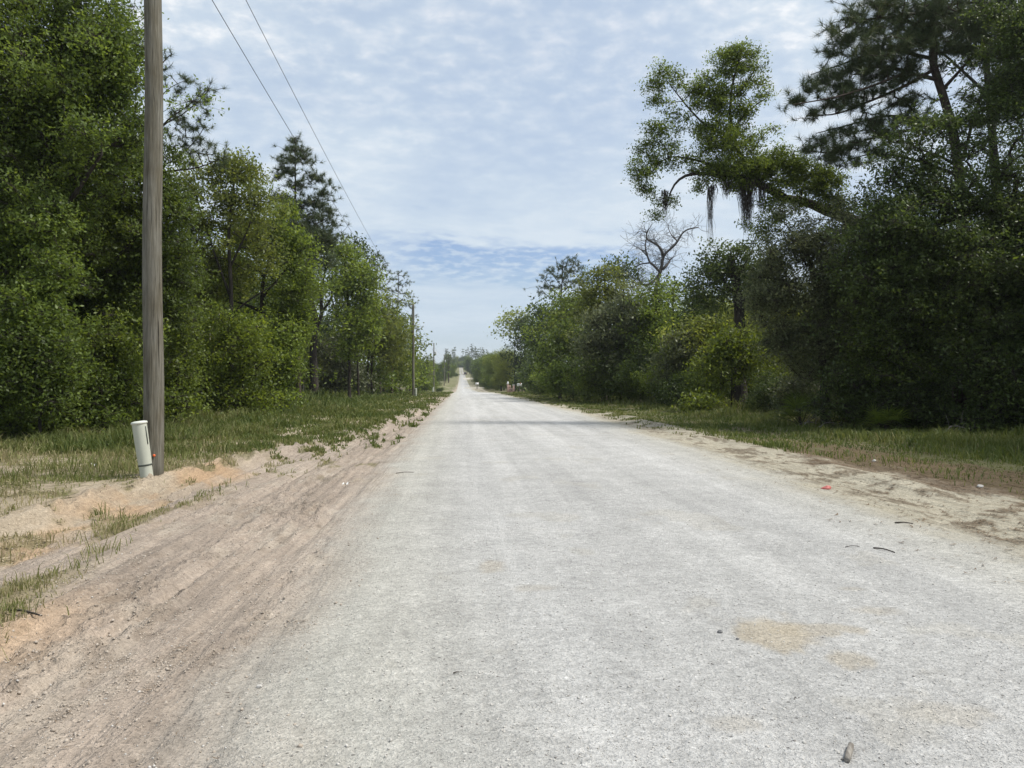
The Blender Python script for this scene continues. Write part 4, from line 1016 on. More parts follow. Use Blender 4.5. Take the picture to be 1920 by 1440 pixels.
for k, (px, py, ln, lab) in enumerate([(1528, 795, .9, 'pale dead branch sprawling at the palmetto foot'), (1560, 800, 1.1, 'grey fallen branch right of the palmetto'), (1765, 775, 1.0, 'grey dead branch in the dark middle of the thicket'), (1500, 805, .8, 'thin dead branch on the grass below the palmetto')]):
    b = foot(px, 27 if px != 1765 else 23.5)
    a = rng.uniform(-.4, .4); dv = np.array([cos(a), sin(a), .25])
    stick('dead_branch', lab, [b, b + dv * ln * .4 + [0, 0, .2], b + dv * ln * .7 + [0, 0, .12], b + dv * ln], .03, .01, M['deadwood'], sub=10)
p0 = W(394, 37, 640)
stick('broken_branch', 'pale stripped broken branch standing out of the left thicket', [W(393, 37, 640), W(394, 37, 622), W(400, 36.9, 607), W(405, 36.8, 598), W(412, 36.7, 588)], .035, .075, M['white_wood'])

# ---------------------------------------------------------------- woods behind the front rows: copies of a few trees
def proto_broad(h, w, lm, seed, leaf, cov=2.0):
    lobes = []
    for k in range(9):
        a = rng.uniform(0, 2 * pi); z = (.16 + .76 * k / 8) * h; r = w * .5 * (1 - abs(z / h - .45) * .8) * rng.uniform(.2, .75)
        s = w * rng.uniform(.2, .32)
        lobes.append((np.array([cos(a) * r, sin(a) * r, z]), np.array([s, s, s * .8]), 1.))
    t = np.array([[0, 0, -.3], [.1, 0, h * .3], [-.1, .1, h * .55], [0, 0, h * .85]])
    return broadleaf('oak_tree', 'x', 'tree', np.zeros(3), [(t, .02 * h, .05)], lobes, leaf, cov, lm, tint=(.42, .19, .15), rt=.016, twigs=False)


def proto_pine(h, w, needle, n=14):
    lobes = []
    for k in range(n):
        f = rng.uniform(.45, 1.); a = rng.uniform(0, 2 * pi); r = w * .5 * (1.15 - f) * 1.4 * rng.uniform(.3, 1) + .1
        lobes.append((np.array([cos(a) * r, sin(a) * r, f * h]), np.array([w * .2, w * .2, .35 + .02 * h]), 1.))
    t = np.array([[0, 0, -.3], [.1, 0, h * .4], [-.05, .05, h * .7], [0, 0, h * .98]])
    return pine('pine_tree', 'x', 'pine', np.zeros(3), [(t, .012 * h + .03, .03)], lobes, needle, 1.0, width=.03, per=16, rcs=.45, rt=.02)


def proto_shrub(h, w, lm, leaf):
    lobes = [(np.array([rng.uniform(-.3, .3) * w, rng.uniform(-.3, .3) * w, rng.uniform(.3, .75) * h]), np.array([w * .3, w * .3, h * .3]), 1.) for _ in range(5)]
    t = np.array([[0, 0, -.2], [.05, 0, h * .4], [0, .05, h * .8]])
    return broadleaf('shrub', 'x', 'shrub', np.zeros(3), [(t, .05, .02)], lobes, leaf, 2.3, lm, tint=(.42, .19, .15), rt=.012, twigs=False)


protoB = [proto_broad(10, 8, 'oak', 1, .17), proto_broad(11, 7, 'fresh', 2, .17), proto_broad(9, 8, 'dark', 3, .17), proto_broad(10, 7, 'yellow', 4, .18)]
protoP = [proto_pine(16, 5, .55), proto_pine(14, 5.5, .55), proto_pine(18, 5, .55, 18)]
protoS = [proto_shrub(3, 4, 'oak', .14), proto_shrub(2.6, 4, 'dark', .14), proto_shrub(3.2, 4, 'fresh', .14)]
used = set()


def place(p, x, y, sc, label, group, cat=None):
    loc = (x, y, Hs(x, y)); rz = rng.uniform(0, 6.28)
    if id(p) not in used:
        used.add(id(p)); p.location = loc; p.rotation_euler = (0, 0, rz); p.scale = (sc,) * 3; p['label'] = label; p['group'] = group
        return p
    return copy_tree(p, loc, rz, sc, label, group)


# (x, y) in road coordinates; only rows that can show through the front trees
for (xa, xb, ya, yb, n, hi, lab, grp) in [
    (-28, -17, 20, 44, 18, 1.15, 'tree deep in the wood behind the front row left of the road', 'trees deep in the left wood'),
    (-36, -19, 44, 130, 40, 1.2, 'tree far back in the left wood beyond the tall pine', 'trees far back in the left wood'),
    (23, 36, 22, 48, 16, .95, 'tree deep in the shaded wood right of the road', 'trees deep in the right wood'),
    (21, 40, 48, 140, 34, .92, 'tree far back in the right wood beyond the old trunk', 'trees far back in the right wood')]:
    for k in range(n):
        x = xa + (xb - xa) * ((k * .618) % 1); yy = ya + (yb - ya) * (k + rng.uniform(.1, .9)) / n
        place(protoB[rng.integers(0, 4) if xa < 0 or ya > 45 else (0, 2)[k % 2]], x, yy, hi * rng.uniform(.75, 1.1), lab, grp)
for (xa, xb, ya, yb, n, lab, grp) in [(-19, -14.5, 19, 60, 12, 'undergrowth shrub in the shade of the left wood', 'shrubs in the shade of the left wood'), (23, 30, 38, 64, 14, 'undergrowth shrub in the shade of the right wood', 'shrubs in the shade of the right wood'),
                                      (-24, -18, 60, 140, 12, 'undergrowth shrub far along the left wood', 'shrubs far along the left wood'), (18, 26, 60, 130, 10, 'undergrowth shrub far along the right wood', 'shrubs far along the right wood')]:
    for k in range(n):
        x = xa + (xb - xa) * ((k * .618 + .3) % 1); yy = ya + (yb - ya) * (k + rng.uniform(.1, .9)) / n
        place(protoS[rng.integers(0, 3)], x, yy, rng.uniform(.8, 1.3), lab, grp)

# beyond the dip: left side pines and trees, right side yellow green trees, then the far slope
far_rows = [
    ([(792, 165, 'S0', .85), (800, 190, 'P1', .62), (806, 210, 'B1', .75), (797, 200, 'B3', .7), (806, 235, 'B0', .7), (810, 260, 'P0', .65), (814, 285, 'B2', .75), (804, 260, 'P2', .6), (836, 330, 'P1', .78), (841, 330, 'P2', .72), (842, 350, 'P0', .68), (834, 360, 'B0', .85), (822, 345, 'B2', .85), (811, 300, 'B1', .8), (784, 190, 'B0', .8), (790, 230, 'B2', .9)],
     'tree in the row beyond the third power pole left of the road', 'trees beyond the third power pole'),
    ([(952, 190, 'B3', .95), (940, 205, 'B3', .9), (930, 225, 'B1', .95), (945, 215, 'B3', 1.), (922, 250, 'B3', .95), (915, 270, 'B0', 1.), (908, 300, 'B2', 1.), (902, 320, 'B0', .95), (896, 350, 'B2', 1.), (925, 290, 'B0', 1.15), (938, 280, 'B2', 1.2), (960, 240, 'B0', 1.1), (893, 380, 'P1', .72), (900, 380, 'P2', .72), (906, 360, 'P0', .75), (912, 350, 'P1', .75), (917, 330, 'B0', 1.15)],
     'tree beyond the driveway pillar right of the road', 'trees beyond the driveway pillar'),
    ([(893, 480, 'B2', 1.0), (896, 500, 'B0', 1.1), (893, 520, 'P0', 1.), (884, 540, 'B2', 1.2), (881, 560, 'P1', .85), (878, 640, 'B0', 1.1), (846, 430, 'B0', .8), (843, 470, 'B2', .9), (838, 450, 'P2', .8), (847, 560, 'B2', .9), (848, 640, 'P1', .8), (850, 700, 'B0', 1.), (844, 600, 'P0', .85)],
     'tree standing on the slope beside the far stretch of road', 'trees on the far slope'),
]
for row, lab, grp in far_rows:
    for px, d, k, sc in row:
        p = W(px, d, 720); pr = {'B': protoB, 'P': protoP, 'S': protoS}[k[0]][int(k[1])]
        place(pr, p[0], p[1], sc, lab, grp)
for k in range(34):
    px = 835 + 80 * k / 33 + rng.uniform(-2, 2); d = rng.uniform(790, 900)
    p = W(px, d, 720); place((protoP + protoB)[rng.integers(0, 7)], p[0], p[1], rng.uniform(.95, 1.35), 'tree in the distant line at the top of the far hill', 'trees along the far hilltop')
for k in range(26):
    px = 838 + 66 * k / 25 + rng.uniform(-1, 1); d = rng.uniform(775, 800)
    if 858 < px < 867: continue
    p = W(px, d, 720); place(protoS[k % 3], p[0], p[1], rng.uniform(1.6, 2.4), 'dark bush in the distant line at the top of the far hill', 'bushes along the far hilltop')
for k in range(16):
    px = 897 + 60 * k / 15; d = rng.uniform(200, 300)
    p = W(px, d, 720)
    if p[0] > 7.5: place(protoS[k % 3], p[0], p[1], rng.uniform(.9, 1.4), 'bush under the yellow green trees beyond the driveway pillar', 'bushes beyond the driveway pillar')
for px, d, k, s_ in [(1165, 63, 0, 1.0), (1128, 66, 2, 1.0), (1100, 72, 1, 1.0), (1240, 56, 2, .9), (1285, 51, 1, .9), (1062, 84, 0, 1.1), (1036, 98, 2, 1.1), (1200, 59, 0, .9), (1325, 47, 0, .8), (1022, 110, 1, 1.1), (1460, 40, 1, .8), (1010, 128, 0, 1.2)]:
    p = W(px, d, 720); place(protoS[k], p[0], p[1], s_, 'low leafy brush along the edge of the right wood', 'low brush along the right wood edge')
# trees on the right past the edge of the view, whose shade falls across the right verge
for x, yy, sc in ((17, 3, 1.0), (18.5, 9.5, 1.05), (20, 15.5, 1.1), (17.5, -4, 1.0), (22, 5, 1.2)):
    place(protoB[0], x, yy, sc, 'tree on the right just past the edge of the view, shading the verge', 'trees right beside the viewer')
# low scrub on the far slope
for px, py, d, sc, lab in [(824, 716, 190, .45, 'dark low bush in the grass beyond the third power pole'), (855, 704, 470, .8, 'dark low bush left of the far stretch of road'), (880, 691, 720, 1.4, 'dark bush at the hilltop right of the road')]:
    p = W(px, d, 720); place(protoS[1], p[0], p[1], sc, lab, 'low bushes on the far slope')
for p in protoB + protoP + protoS:
    if id(p) not in used:
        for c in list(p.children): bpy.data.objects.remove(c)
        bpy.data.objects.remove(p)

# ---------------------------------------------------------------- grass
def grass_patch(name, label, n, dlo, dhi, xl, xr, maskf, hmul, wid, tint0):
    # denser close to where it can be seen, thinning with distance as blades merge
    u = rng.uniform(0, 1, n); pw = -.75
    y_ = (dlo ** pw + u * (dhi ** pw - dlo ** pw)) ** (1 / pw)
    x_ = rng.uniform(xl, xr, n)
    m = maskf(x_, y_)
    keep = rng.uniform(0, 1, n) < m
    x_, y_ = x_[keep], y_[keep]; n = len(x_)
    z_ = H(x_, y_)
    cl = fbm(x_ * 1.3, y_ * .8, 201)
    h = 1.3 * hmul(x_, y_) * rng.uniform(.4, 1.2, n) * (.45 + 2.6 * np.maximum(0, cl + .17 + .25 * fbm(x_ * 4, y_ * 3, 203)))
    w = np.maximum(.0035, y_ * .00050) * wid
    az = rng.uniform(0, 2 * pi, n); lean = rng.uniform(.2, 1.25, n)
    dx, dy = np.cos(az), np.sin(az); ax, ay = -dy * w, dx * w
    az2 = rng.uniform(0, 2 * pi, n); ax, ay = np.cos(az2) * w, np.sin(az2) * w
    b = np.stack([x_, y_, z_ - .01], 1)
    mid_ = b + np.stack([dx * lean * h * .25, dy * lean * h * .25, h * .6], 1)
    tip = b + np.stack([dx * lean * h * .8, dy * lean * h * .8, h * (1.05 - .35 * lean)], 1)
    a = np.stack([ax, ay, np.zeros(n)], 1)
    V = np.stack([b - a, b + a, mid_ + a * .8, mid_ - a * .8, tip], 1).reshape(-1, 3)
    i = np.arange(n)[:, None] * 5
    Q = i + np.array([[0, 1, 2, 3]]); T = i + np.array([[3, 2, 4]])
    tn = np.clip(tint0(x_, y_) + rng.normal(size=n) * .17 - .95 * fbm(x_ * .7, y_ * .5, 207) - .25 * cl, 0, 1)
    o = mesh_np(name, V, Q, T, M['grass'], None, {'tint': np.repeat(tn, 5)})
    return tag(o, label, 'grass', None, 'stuff')


def ml(x, y):
    z = zones(x, y); return np.clip(z['gl'] * (.35 + .9 * sst(z['n2'] + z['n1'], -.2, .15)), 0, 1) * (1 - z['drive'])


def mr(x, y):
    z = zones(x, y); return np.clip(z['gr'] * (.5 + .7 * sst(z['n2'] + z['n1'], -.2, .15)), 0, 1) * (1 - .8 * z['litter']) * (1 - z['drive'])


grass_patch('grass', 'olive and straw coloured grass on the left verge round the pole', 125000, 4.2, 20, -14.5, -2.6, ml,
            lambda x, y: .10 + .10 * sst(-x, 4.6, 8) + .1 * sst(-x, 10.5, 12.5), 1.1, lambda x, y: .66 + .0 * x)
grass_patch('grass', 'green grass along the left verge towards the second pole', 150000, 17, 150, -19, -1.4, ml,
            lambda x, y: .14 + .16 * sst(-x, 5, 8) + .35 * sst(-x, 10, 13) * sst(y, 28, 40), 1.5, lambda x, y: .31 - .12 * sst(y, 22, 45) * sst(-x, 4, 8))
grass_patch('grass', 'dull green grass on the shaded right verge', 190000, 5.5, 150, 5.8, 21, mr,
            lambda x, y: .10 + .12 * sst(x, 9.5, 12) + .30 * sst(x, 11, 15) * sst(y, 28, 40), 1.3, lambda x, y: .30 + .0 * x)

# ---------------------------------------------------------------- loose stones and litter on the ground
def pebbles(name, label, n, xl, xr, ylo, yhi, smin, smax, maskf, m):
    u = rng.uniform(0, 1, n); y_ = (ylo ** -1 + u * (yhi ** -1 - ylo ** -1)) ** -1
    x_ = rng.uniform(xl, xr, n); k = rng.uniform(0, 1, n) < maskf(x_, y_); x_, y_ = x_[k], y_[k]; n = len(x_)
    s = smin + (smax - smin) * rng.beta(1, 5, n)
    z_ = H(x_, y_) + s * .1
    o6 = np.array([[1, 0, 0], [0, 1, 0], [-1, 0, 0], [0, -1, 0], [0, 0, .75], [0, 0, -.6]])
    V = o6[None] * rng.uniform(.6, 1.15, (n, 6, 1)) + rng.normal(size=(n, 6, 3)) * .13
    a = rng.uniform(0, 6.28, n); c, s_ = np.cos(a), np.sin(a)
    Vx = V[..., 0] * c[:, None] - V[..., 1] * s_[:, None]; Vy = V[..., 0] * s_[:, None] + V[..., 1] * c[:, None]
    V = np.stack([Vx, Vy, V[..., 2]], -1) * s[:, None, None] + np.stack([x_, y_, z_], 1)[:, None]
    f = np.array([[0, 1, 4], [1, 2, 4], [2, 3, 4], [3, 0, 4], [1, 0, 5], [2, 1, 5], [3, 2, 5], [0, 3, 5]])
    T = (np.arange(n)[:, None, None] * 6 + f).reshape(-1, 3)
    o = mesh_np(name, V.reshape(-1, 3), None, T, m, None)
    return tag(o, label, 'gravel', None, 'stuff')


pale_st = simple_mat('pale_gravel', (.37, .355, .33), (.56, .54, .51), 3, .9)
grey_st = simple_mat('dark_gravel', (.13, .12, .11), (.33, .31, .29), 3, .9)
clod_m = simple_mat('soil_clods', (.30, .255, .21), (.45, .395, .335), 3, .95)
rd = lambda x, y: zones(x, y)['road']
pebbles('gravel', 'pale crushed stones lying in the road and shoulder', 26000, -4.2, 6.5, 2.2, 15, .003, .016, lambda x, y: .25 + .75 * rd(x, y), pale_st)
pebbles('gravel', 'dark chips of stone and bark on the road', 6500, -4.5, 7.5, 2.2, 20, .003, .013, lambda x, y: .7 + 0 * x, grey_st)

pebbles('soil_clods', 'crumbled clods of soil on the rutted left shoulder and cut bank', 60000, -5.4, -.7, 2.3, 24, .003, .024, lambda x, y: (1 - rd(x, y)) * (1 - zones(x, y)['gl']) * (.12 + .9 * sst(zones(x, y)['n2'] + .6 * zones(x, y)['n3'], .0, .25)), clod_m)


def litter(name, label, n, xl, xr, ylo, yhi, maskf, l0, l1, m):
    u = rng.uniform(0, 1, n); y_ = (ylo ** -1 + u * (yhi ** -1 - ylo ** -1)) ** -1
    x_ = rng.uniform(xl, xr, n); k = rng.uniform(0, 1, n) < maskf(x_, y_); x_, y_ = x_[k], y_[k]; n = len(x_)
    l = rng.uniform(l0, l1, n) * (1 + .02 * y_); w = l * rng.uniform(.04, .11, n)
    a = rng.normal(size=n) * .7 + pi * rng.integers(0, 2, n) + np.where(rng.uniform(0, 1, n) < .4, pi / 2, 0)
    d = np.stack([np.cos(a), np.sin(a), rng.normal(size=n) * .10], 1); s = np.stack([-np.sin(a), np.cos(a), rng.normal(size=n) * .10], 1)
    c = np.stack([x_, y_, H(x_, y_) + .012], 1)
    bend = s * l[:, None] * rng.normal(size=(n, 1)) * .15
    V = np.stack([c - d * l[:, None] * .5, c + s * w[:, None] + bend, c + d * l[:, None] * .5, c - s * w[:, None] + bend], 1).reshape(-1, 3)
    o = mesh_np(name, V, np.arange(n * 4).reshape(-1, 4), None, m, None)
    return tag(o, label, 'litter', None, 'stuff')


dead = simple_mat('dead_leaf_litter', (.07, .05, .035), (.22, .16, .10), 2, .9)
straw = simple_mat('pine_straw', (.085, .055, .034), (.18, .125, .08), 2, .9)
tan_l = simple_mat('dry_straw', (.30, .24, .15), (.46, .39, .27), 2, .9)
dm = lambda x, y: zones(x, y)['debris']
litter('leaf_litter', 'dark dead grass and leaf scraps strewn along the right road edge', 52000, 4.2, 10, 4.5, 45, lambda x, y: .05 + .16 * sst(x, 5, 6) + .8 * dm(x, y), .02, .10, dead)
litter('pine_straw', 'rusty pine straw on the right verge', 15000, 6.5, 13, 7, 26, lambda x, y: .02 + zones(x, y)['litter'], .03, .11, straw)
litter('leaf_litter', 'dark scraps of grass and bark on the rutted left shoulder', 5200, -5.5, -.6, 2.4, 40, lambda x, y: np.where(x > -1.2, .05, .14) + (x < -1) * sst(zones(x, y)['n3'] + zones(x, y)['n2'], .12, .3), .01, .05, dead)
litter('dry_straw', 'dry straw lying in the left verge', 16000, -13, -4.2, 7, 40, lambda x, y: zones(x, y)['gl'] * .8, .05, .13, tan_l)
litter('leaf_litter', 'dead leaves on the floor of the left wood edge', 9000, -17, -11, 14, 50, lambda x, y: .8 + 0 * x, .06, .18, dead)

# ---------------------------------------------------------------- power poles, wires, cable pedestals
def pedestal_parts(root_loc, label, lean, h=.93, r=.115, rz=0):
    root = thing('cable_pedestal', label, 'pedestal', root_loc, 'cable pedestals at the pole feet')
    top = np.array([lean[0], lean[1], h]); ax = lambda f: top * f
    B = MB(); B.tube([ax(-.12), ax(.2), ax(.24), ax(.97)], [r * .92, r * .93, r * .98, r * 1.06], 20, False); B.build('tube', M['plastic'], root, True)
    B = MB(); B.tube([ax(.955), ax(.965), ax(.985), ax(1.0), ax(1.012)], [r * 1.08, r * 1.17, r * 1.19, r * 1.12, r * .7], 20, True); B.build('cap', M['cap'], root, True)
    B = MB(); B.tube([ax(.205), ax(.212), ax(.226), ax(.235)], [r * .96, r * 1.02, r * 1.02, r * .98], 20, False); B.build('collar', M['slot'], root, True)
    a = rz
    B = MB(); s = [ax(f) + np.array([cos(a), sin(a), 0]) * (r * (1.0 + .06 * f) + .004) for f in (.60, .75, .92)]
    B.tube(s, [.007, .009, .007], 6); B.build('latch', M['slot'], root, True)
    return root


def power_pole(label, base, h, r0, r1, tank=False, reflector=False):
    root = thing('power_pole', label, 'utility pole', base, 'power poles along the left verge')
    zz = np.linspace(-.3, h, 26)
    pts = np.stack([.012 * np.sin(zz * 1.3), .01 * np.cos(zz * .9), zz], 1)
    f = (zz + .3) / (h + .3)
    B = MB(); B.tube(pts, r0 + (r1 - r0) * f, 28, True, .012, 3); B.build('pole', M['pole'], root, True)
    for z, s in ((h - .10, 0), (h - 1.55, 1)):
        B = MB(); q = np.array([-.36, 0, z])
        prof_ = [(.012, -.05), (.03, 0), (.055, .02), (.03, .04), (.05, .07), (.028, .09), (.04, .13), (.02, .15)]
        B.tube([q + [0, 0, a] for _, a in prof_], [b_ for b_, _ in prof_], 12); B.build('insulator', M['porcelain'], root, True)
        B = MB(); B.box((-.22, 0, z - .06), (.22, .025, .02), .004); B.build('bracket', M['metal'], root)
    if tank:
        B = MB(); c = np.array([r1 + .26, 0, h - 2.4])
        B.tube([c + [0, 0, a] for a in (-.42, -.40, .36, .42, .46)], [.18, .22, .22, .2, .1], 18); T_ = B.build('transformer', M['tank'], root, True)
        B = MB(); B.tube([c + [.05, 0, .44], c + [.05, 0, .66]], [.035, .025], 10); B.build('bushing', M['porcelain'], T_, True)
    if reflector:
        B = MB(); v = np.array([.45, -.9]); v /= np.linalg.norm(v); rr_ = r0 + .001
        p = np.array([v[0] * rr_, v[1] * rr_, .33]); n_ = np.array([v[0], v[1], 0])
        B.tube([p - n_ * .004, p + n_ * .008, p + n_ * .012], [.022, .022, .015], 12); B.build('reflector', M['reflector'], root, True)
    return root


pole_spec = [(287, 12.55, 'big weathered pole close by on the left with a pale pedestal at its foot', .160, .120, False), (775, 95, 'second power pole, thin and dark against the pine tufts', .17, .11, False),
             (813.5, 177, 'third power pole with a grey transformer can near its top', .17, .11, True), (833, 285, 'fourth power pole, small with a pale can beyond the dip', .17, .11, True),
             (840.5, 380, 'farthest power pole left of the distant road', .17, .11, False)]
tops = []
for px, d, lab, r0, r1, tk in pole_spec:
    b = foot(px, d)
    h = 11.4
    power_pole(lab, b, h, r0, r1, tk, d < 20)
    tops.append(b + np.array([0, 0, h]))
b = foot(275, 12.75)
pedestal_parts(foot(275.5, 12.2), 'pale green plastic pedestal leaning left beside the near pole', (-.115, -.02), .88, .104, -.35)
pedestal_parts(foot(779.5, 95.0), 'pale pedestal at the foot of the second pole', (0., 0), 1.0, .14)
pedestal_parts(foot(812, 176), 'pale pedestal at the foot of the third pole', (0., 0), 1.3, .2)
for (off, dz, lab) in ((-.36, .05, 'upper power line wire running beside the pole tops'), (-.36, -1.40, 'lower power line wire strung below the pole tops')):
    pts = []
    for a, c in zip(tops[:-1], tops[1:]):
        sp = np.linalg.norm(c - a); sag = sp * .0085
        for t in np.linspace(0, 1, 30, endpoint=False):
            p = a + (c - a) * t; p = p + np.array([off, 0, dz - 4 * sag * t * (1 - t)]); pts.append(p)
    pts.append(tops[-1] + np.array([off, 0, dz]))
    B = MB(); B.tube(np.array(pts), .0085, 5, False)
    tag(B.build('power_line', M['wire'], None, True), lab, 'wire')

# ---------------------------------------------------------------- small things by the road
# pink brick pillar at the driveway
b = foot(957.5, 168)
root = thing('driveway_pillar', 'pink brick pillar with dark niches and a pale lantern by the driveway', 'pillar', b, None, -YAW)
B = MB(); B.box((-.62, 0, .95), (.2, .3, .95), .02); B.box((.62, 0, .8), (.2, .3, .8), .02); B.box((0, .1, .5), (.42, .2, .5), .02); B.box((-.2, .1, 1.3), (.22, .2, .3), .02); B.build('brickwork', M['brick'], root)
B = MB(); B.box((-.62, 0, 1.96), (.26, .36, .05), .02); B.box((.62, 0, 1.66), (.26, .36, .05), .02); B.build('coping', M['white_paint'], root)
B = MB(); B.tube([(-.62, 0, 2.0), (-.62, 0, 2.05), (-.62, 0, 2.3), (-.62, 0, 2.42)], [.06, .16, .18, .03], 8); B.build('lantern', M['white_paint'], root)
for x_, z_ in ((-.14, .58), (.2, .55)):
    B = MB(); B.box((x_, -.11, z_), (.1, .02, .12), .004); B.build('niche', M['slot'], root)


def mailbox(label, base, s, rz):
    root = thing('mailbox', label, 'mailbox', base, None, rz)
    B = MB(); B.box((0, 0, .5 * s), (.07 * s, .07 * s, .55 * s), .01); B.build('post', M['post'], root)
    n = 10; prof_ = [(-.24, 0), (.24, 0)] + [(.24 * cos(a), .22 + .24 * sin(a)) for a in np.linspace(0, pi, n)]
    V = [[x_ * s, y_ * s, (1.05 + z_) * s] for y_ in (-.36, .36) for x_, z_ in prof_]; k = len(prof_)
    Q = [[i, (i + 1) % k, k + (i + 1) % k, k + i] for i in range(k)]; B = MB(); B.add(V, Q, [[0, i + 1, i] for i in range(1, k - 1)] + [[k, k + i, k + i + 1] for i in range(1, k - 1)]); B.build('box', M['white_paint'], root)
    V = [[x_ * s * .93, y_ * s, (1.06 + z_ * .93) * s] for y_ in (-.385, -.362) for x_, z_ in prof_]; B = MB(); B.add(V, Q, [[0, i + 1, i] for i in range(1, k - 1)]); dr = B.build('door', M['white_paint'], root)
    B = MB(); B.box((0, -.39 * s, 1.42 * s), (.03 * s, .012 * s, .02 * s), .002); B.build('handle', M['metal'], dr)
    B = MB(); B.box((.255 * s, -.1 * s, 1.42 * s), (.008 * s, .02 * s, .14 * s)); B.box((.255 * s, -.18 * s, 1.52 * s), (.008 * s, .09 * s, .045 * s)); B.build('flag', M['redlamp'], root)


mailbox('large white rounded mailbox on a post beside the driveway and cedar', foot(974, 150), 1.25, radians(95))
mailbox('white mailbox on a dark post farther down the road near the second driveway', foot(894.5, 236), 1.3, radians(80))

# dark vehicle far down the road
b = foot(872.3, 520)
root = thing('parked_vehicle', 'dark vehicle stopped at the right side of the far road', 'car', b, None, 0)
pf = [(-2.3, .45), (-2.35, .95), (-2.2, 1.1), (-1.95, 1.75), (-1.5, 1.85), (.4, 1.82), (1.15, 1.2), (2.2, 1.05), (2.35, .8), (2.3, .42)]
V = []; k = len(pf)
for sx, ins in ((-1.0, 0), (1.0, 0)):
    for y_, z_ in pf: V.append([sx * (1 - .14 * max(0, z_ - 1.0)), y_, z_])
Q = [[i, (i + 1) % k, k + (i + 1) % k, k + i] for i in range(k)]
B = MB(); B.add(V, Q, [[0, i, i + 1] for i in range(1, k - 1)] + [[k, k + i + 1, k + i] for i in range(1, k - 1)]); B.build('body', M['dark_paint'], root)
B = MB(); B.box((0, -2.12, 1.45), (.72, .03, .24), .02); B.build('rear_window', M['glass'], root)
B = MB(); B.box((0, .80, 1.52), (.72, .03, .2), .02); B.build('windscreen', M['glass'], root)
for sx in (-1, 1):
    B = MB(); B.box((sx * .93, -.5, 1.48), (.02, 1.1, .2), .01); B.build('side_window', M['glass'], root)
    B = MB(); B.box((sx * .82, -2.34, .98), (.12, .03, .14), .01); B.build('tail_light', M['redlamp'], root)
    B = MB(); B.box((sx * .75, 2.33, .82), (.15, .03, .09), .01); B.build('headlight', M['cap'], root)
    for y_ in (-1.4, 1.4):
        B = MB(); B.tube([(sx * .78, y_, .36), (sx * .80, y_, .36), (sx * 1.0, y_, .36), (sx * 1.02, y_, .36)], [.3, .36, .36, .3], 18); w = B.build('wheel', M['rubber'], root)
        B = MB(); B.tube([(sx * 1.0, y_, .36), (sx * 1.03, y_, .36)], [.2, .17], 12); B.build('rim', M['metal'], w)


def gp(px, py, dz=0.):
    """point of the ground seen at a place of the picture"""
    d = CH * F / (py - 720)
    for _ in range(6):
        p = W(px, d, py); d = (CH - Hs(p[0], p[1])) * F / (py - 720)
    p = W(px, d, 720); p[2] = Hs(p[0], p[1], True) + dz
    return p


# things lying on the road
a, c = gp(1588, 1430), gp(1596, 1402)
a[2] += .012; c[2] += .012
q = np.array([a, a * .66 + c * .34, a * .34 + c * .66, c])
B = MB(); B.tube(q - a, [.013, .0145, .014, .0125], 9, True, .06, 4); o = B.build('wood_stub', simple_mat('grey_wood_stub', (.14, .125, .11), (.3, .28, .25), 60, .9, (1, .2, 1), .004), None, True); o.location = tuple(a)
tag(o, 'short grey wood stub at the bottom right of the road', 'stick')
for pa_, pb_, r, lab in [((1638, 1029), (1678, 1037), .008, 'straight dark stick lying across the right side of the road'), ((1585, 1027), (1612, 1026), .004, 'thin pale twig left of the dark stick on the road'), ((1678, 981), (1712, 983), .009, 'short dark stick on the sandy right edge of the road'),
                         ((0, 1145), (78, 1172), .009, 'dark bent twig on the orange dirt at the left edge'), ((742, 888), (776, 886), .006, 'dark twig lying on the left edge of the road'), ((850, 1264), (862, 1262), .004, 'tiny dark twig in the middle of the road')]:
    a, c = gp(*pa_, .008), gp(*pb_, .008); m_ = .5 * (a + c) + np.array([.01, .02, .01])
    stick('twig', lab, [a, .5 * (a + m_), m_, .5 * (m_ + c), c], r, r * .6, M['bark'], 'stick')


def stone(label, px, py, s, m, cat='stone'):
    bm_ = rng.normal(size=(60, 3)); bm_ = unit(bm_) * np.array([1, .8, .62]) * (1 + .12 * rng.normal(size=(60, 1)))
    import bmesh
    bb = bmesh.new()
    for v in bm_: bb.verts.new(v * s)
    bmesh.ops.convex_hull(bb, input=bb.verts)
    for v in [v for v in bb.verts if not v.link_faces]: bb.verts.remove(v)
    me = bpy.data.meshes.new('stone'); bb.to_mesh(me); bb.free(); me.materials.append(m)
    o = put(bpy.data.objects.new('stone', me)); p = gp(px, py, s * .35); o.location = tuple(p)
    return tag(o, label, cat)


stone('largest dark stone on the road, left of the tan patch', 1350, 1186, .017, M['stone'])
stone('small dark stone right beside the largest one', 1383, 1199, .010, M['stone'])
stone('white stone in the lower left dirt edge', 486, 1291, .016, M['white_paint'] if 0 else pale_st)
stone('pale lump of stone at the right end of the brown litter', 1838, 914, .05, pale_st)
stone('pale stone on the shaded grass edge near the brown litter', 1640, 866, .05, pale_st)
# faded red scrap
p = gp(1549, 917, .0)
V = []; k = 14
for j, (rr_, zz) in enumerate(((.052, .0), (.05, .022), (.035, .038), (.0, .042))):
    for i in range(k):
        a = 2 * pi * i / k; w = 1 + .16 * sin(3 * a + j) + .08 * cos(5 * a); V.append([rr_ * 1.35 * w * cos(a), rr_ * w * sin(a), zz * (1 + .35 * cos(a))])
Q = [[j * k + i, j * k + (i + 1) % k, (j + 1) * k + (i + 1) % k, (j + 1) * k + i] for j in range(3) for i in range(k)]
B = MB(); B.add(V, Q); o = B.build('plastic_scrap', M['pink'], None, True); o.location = tuple(p); tag(o, 'crumpled faded red plastic scrap at the right road edge', 'litter')
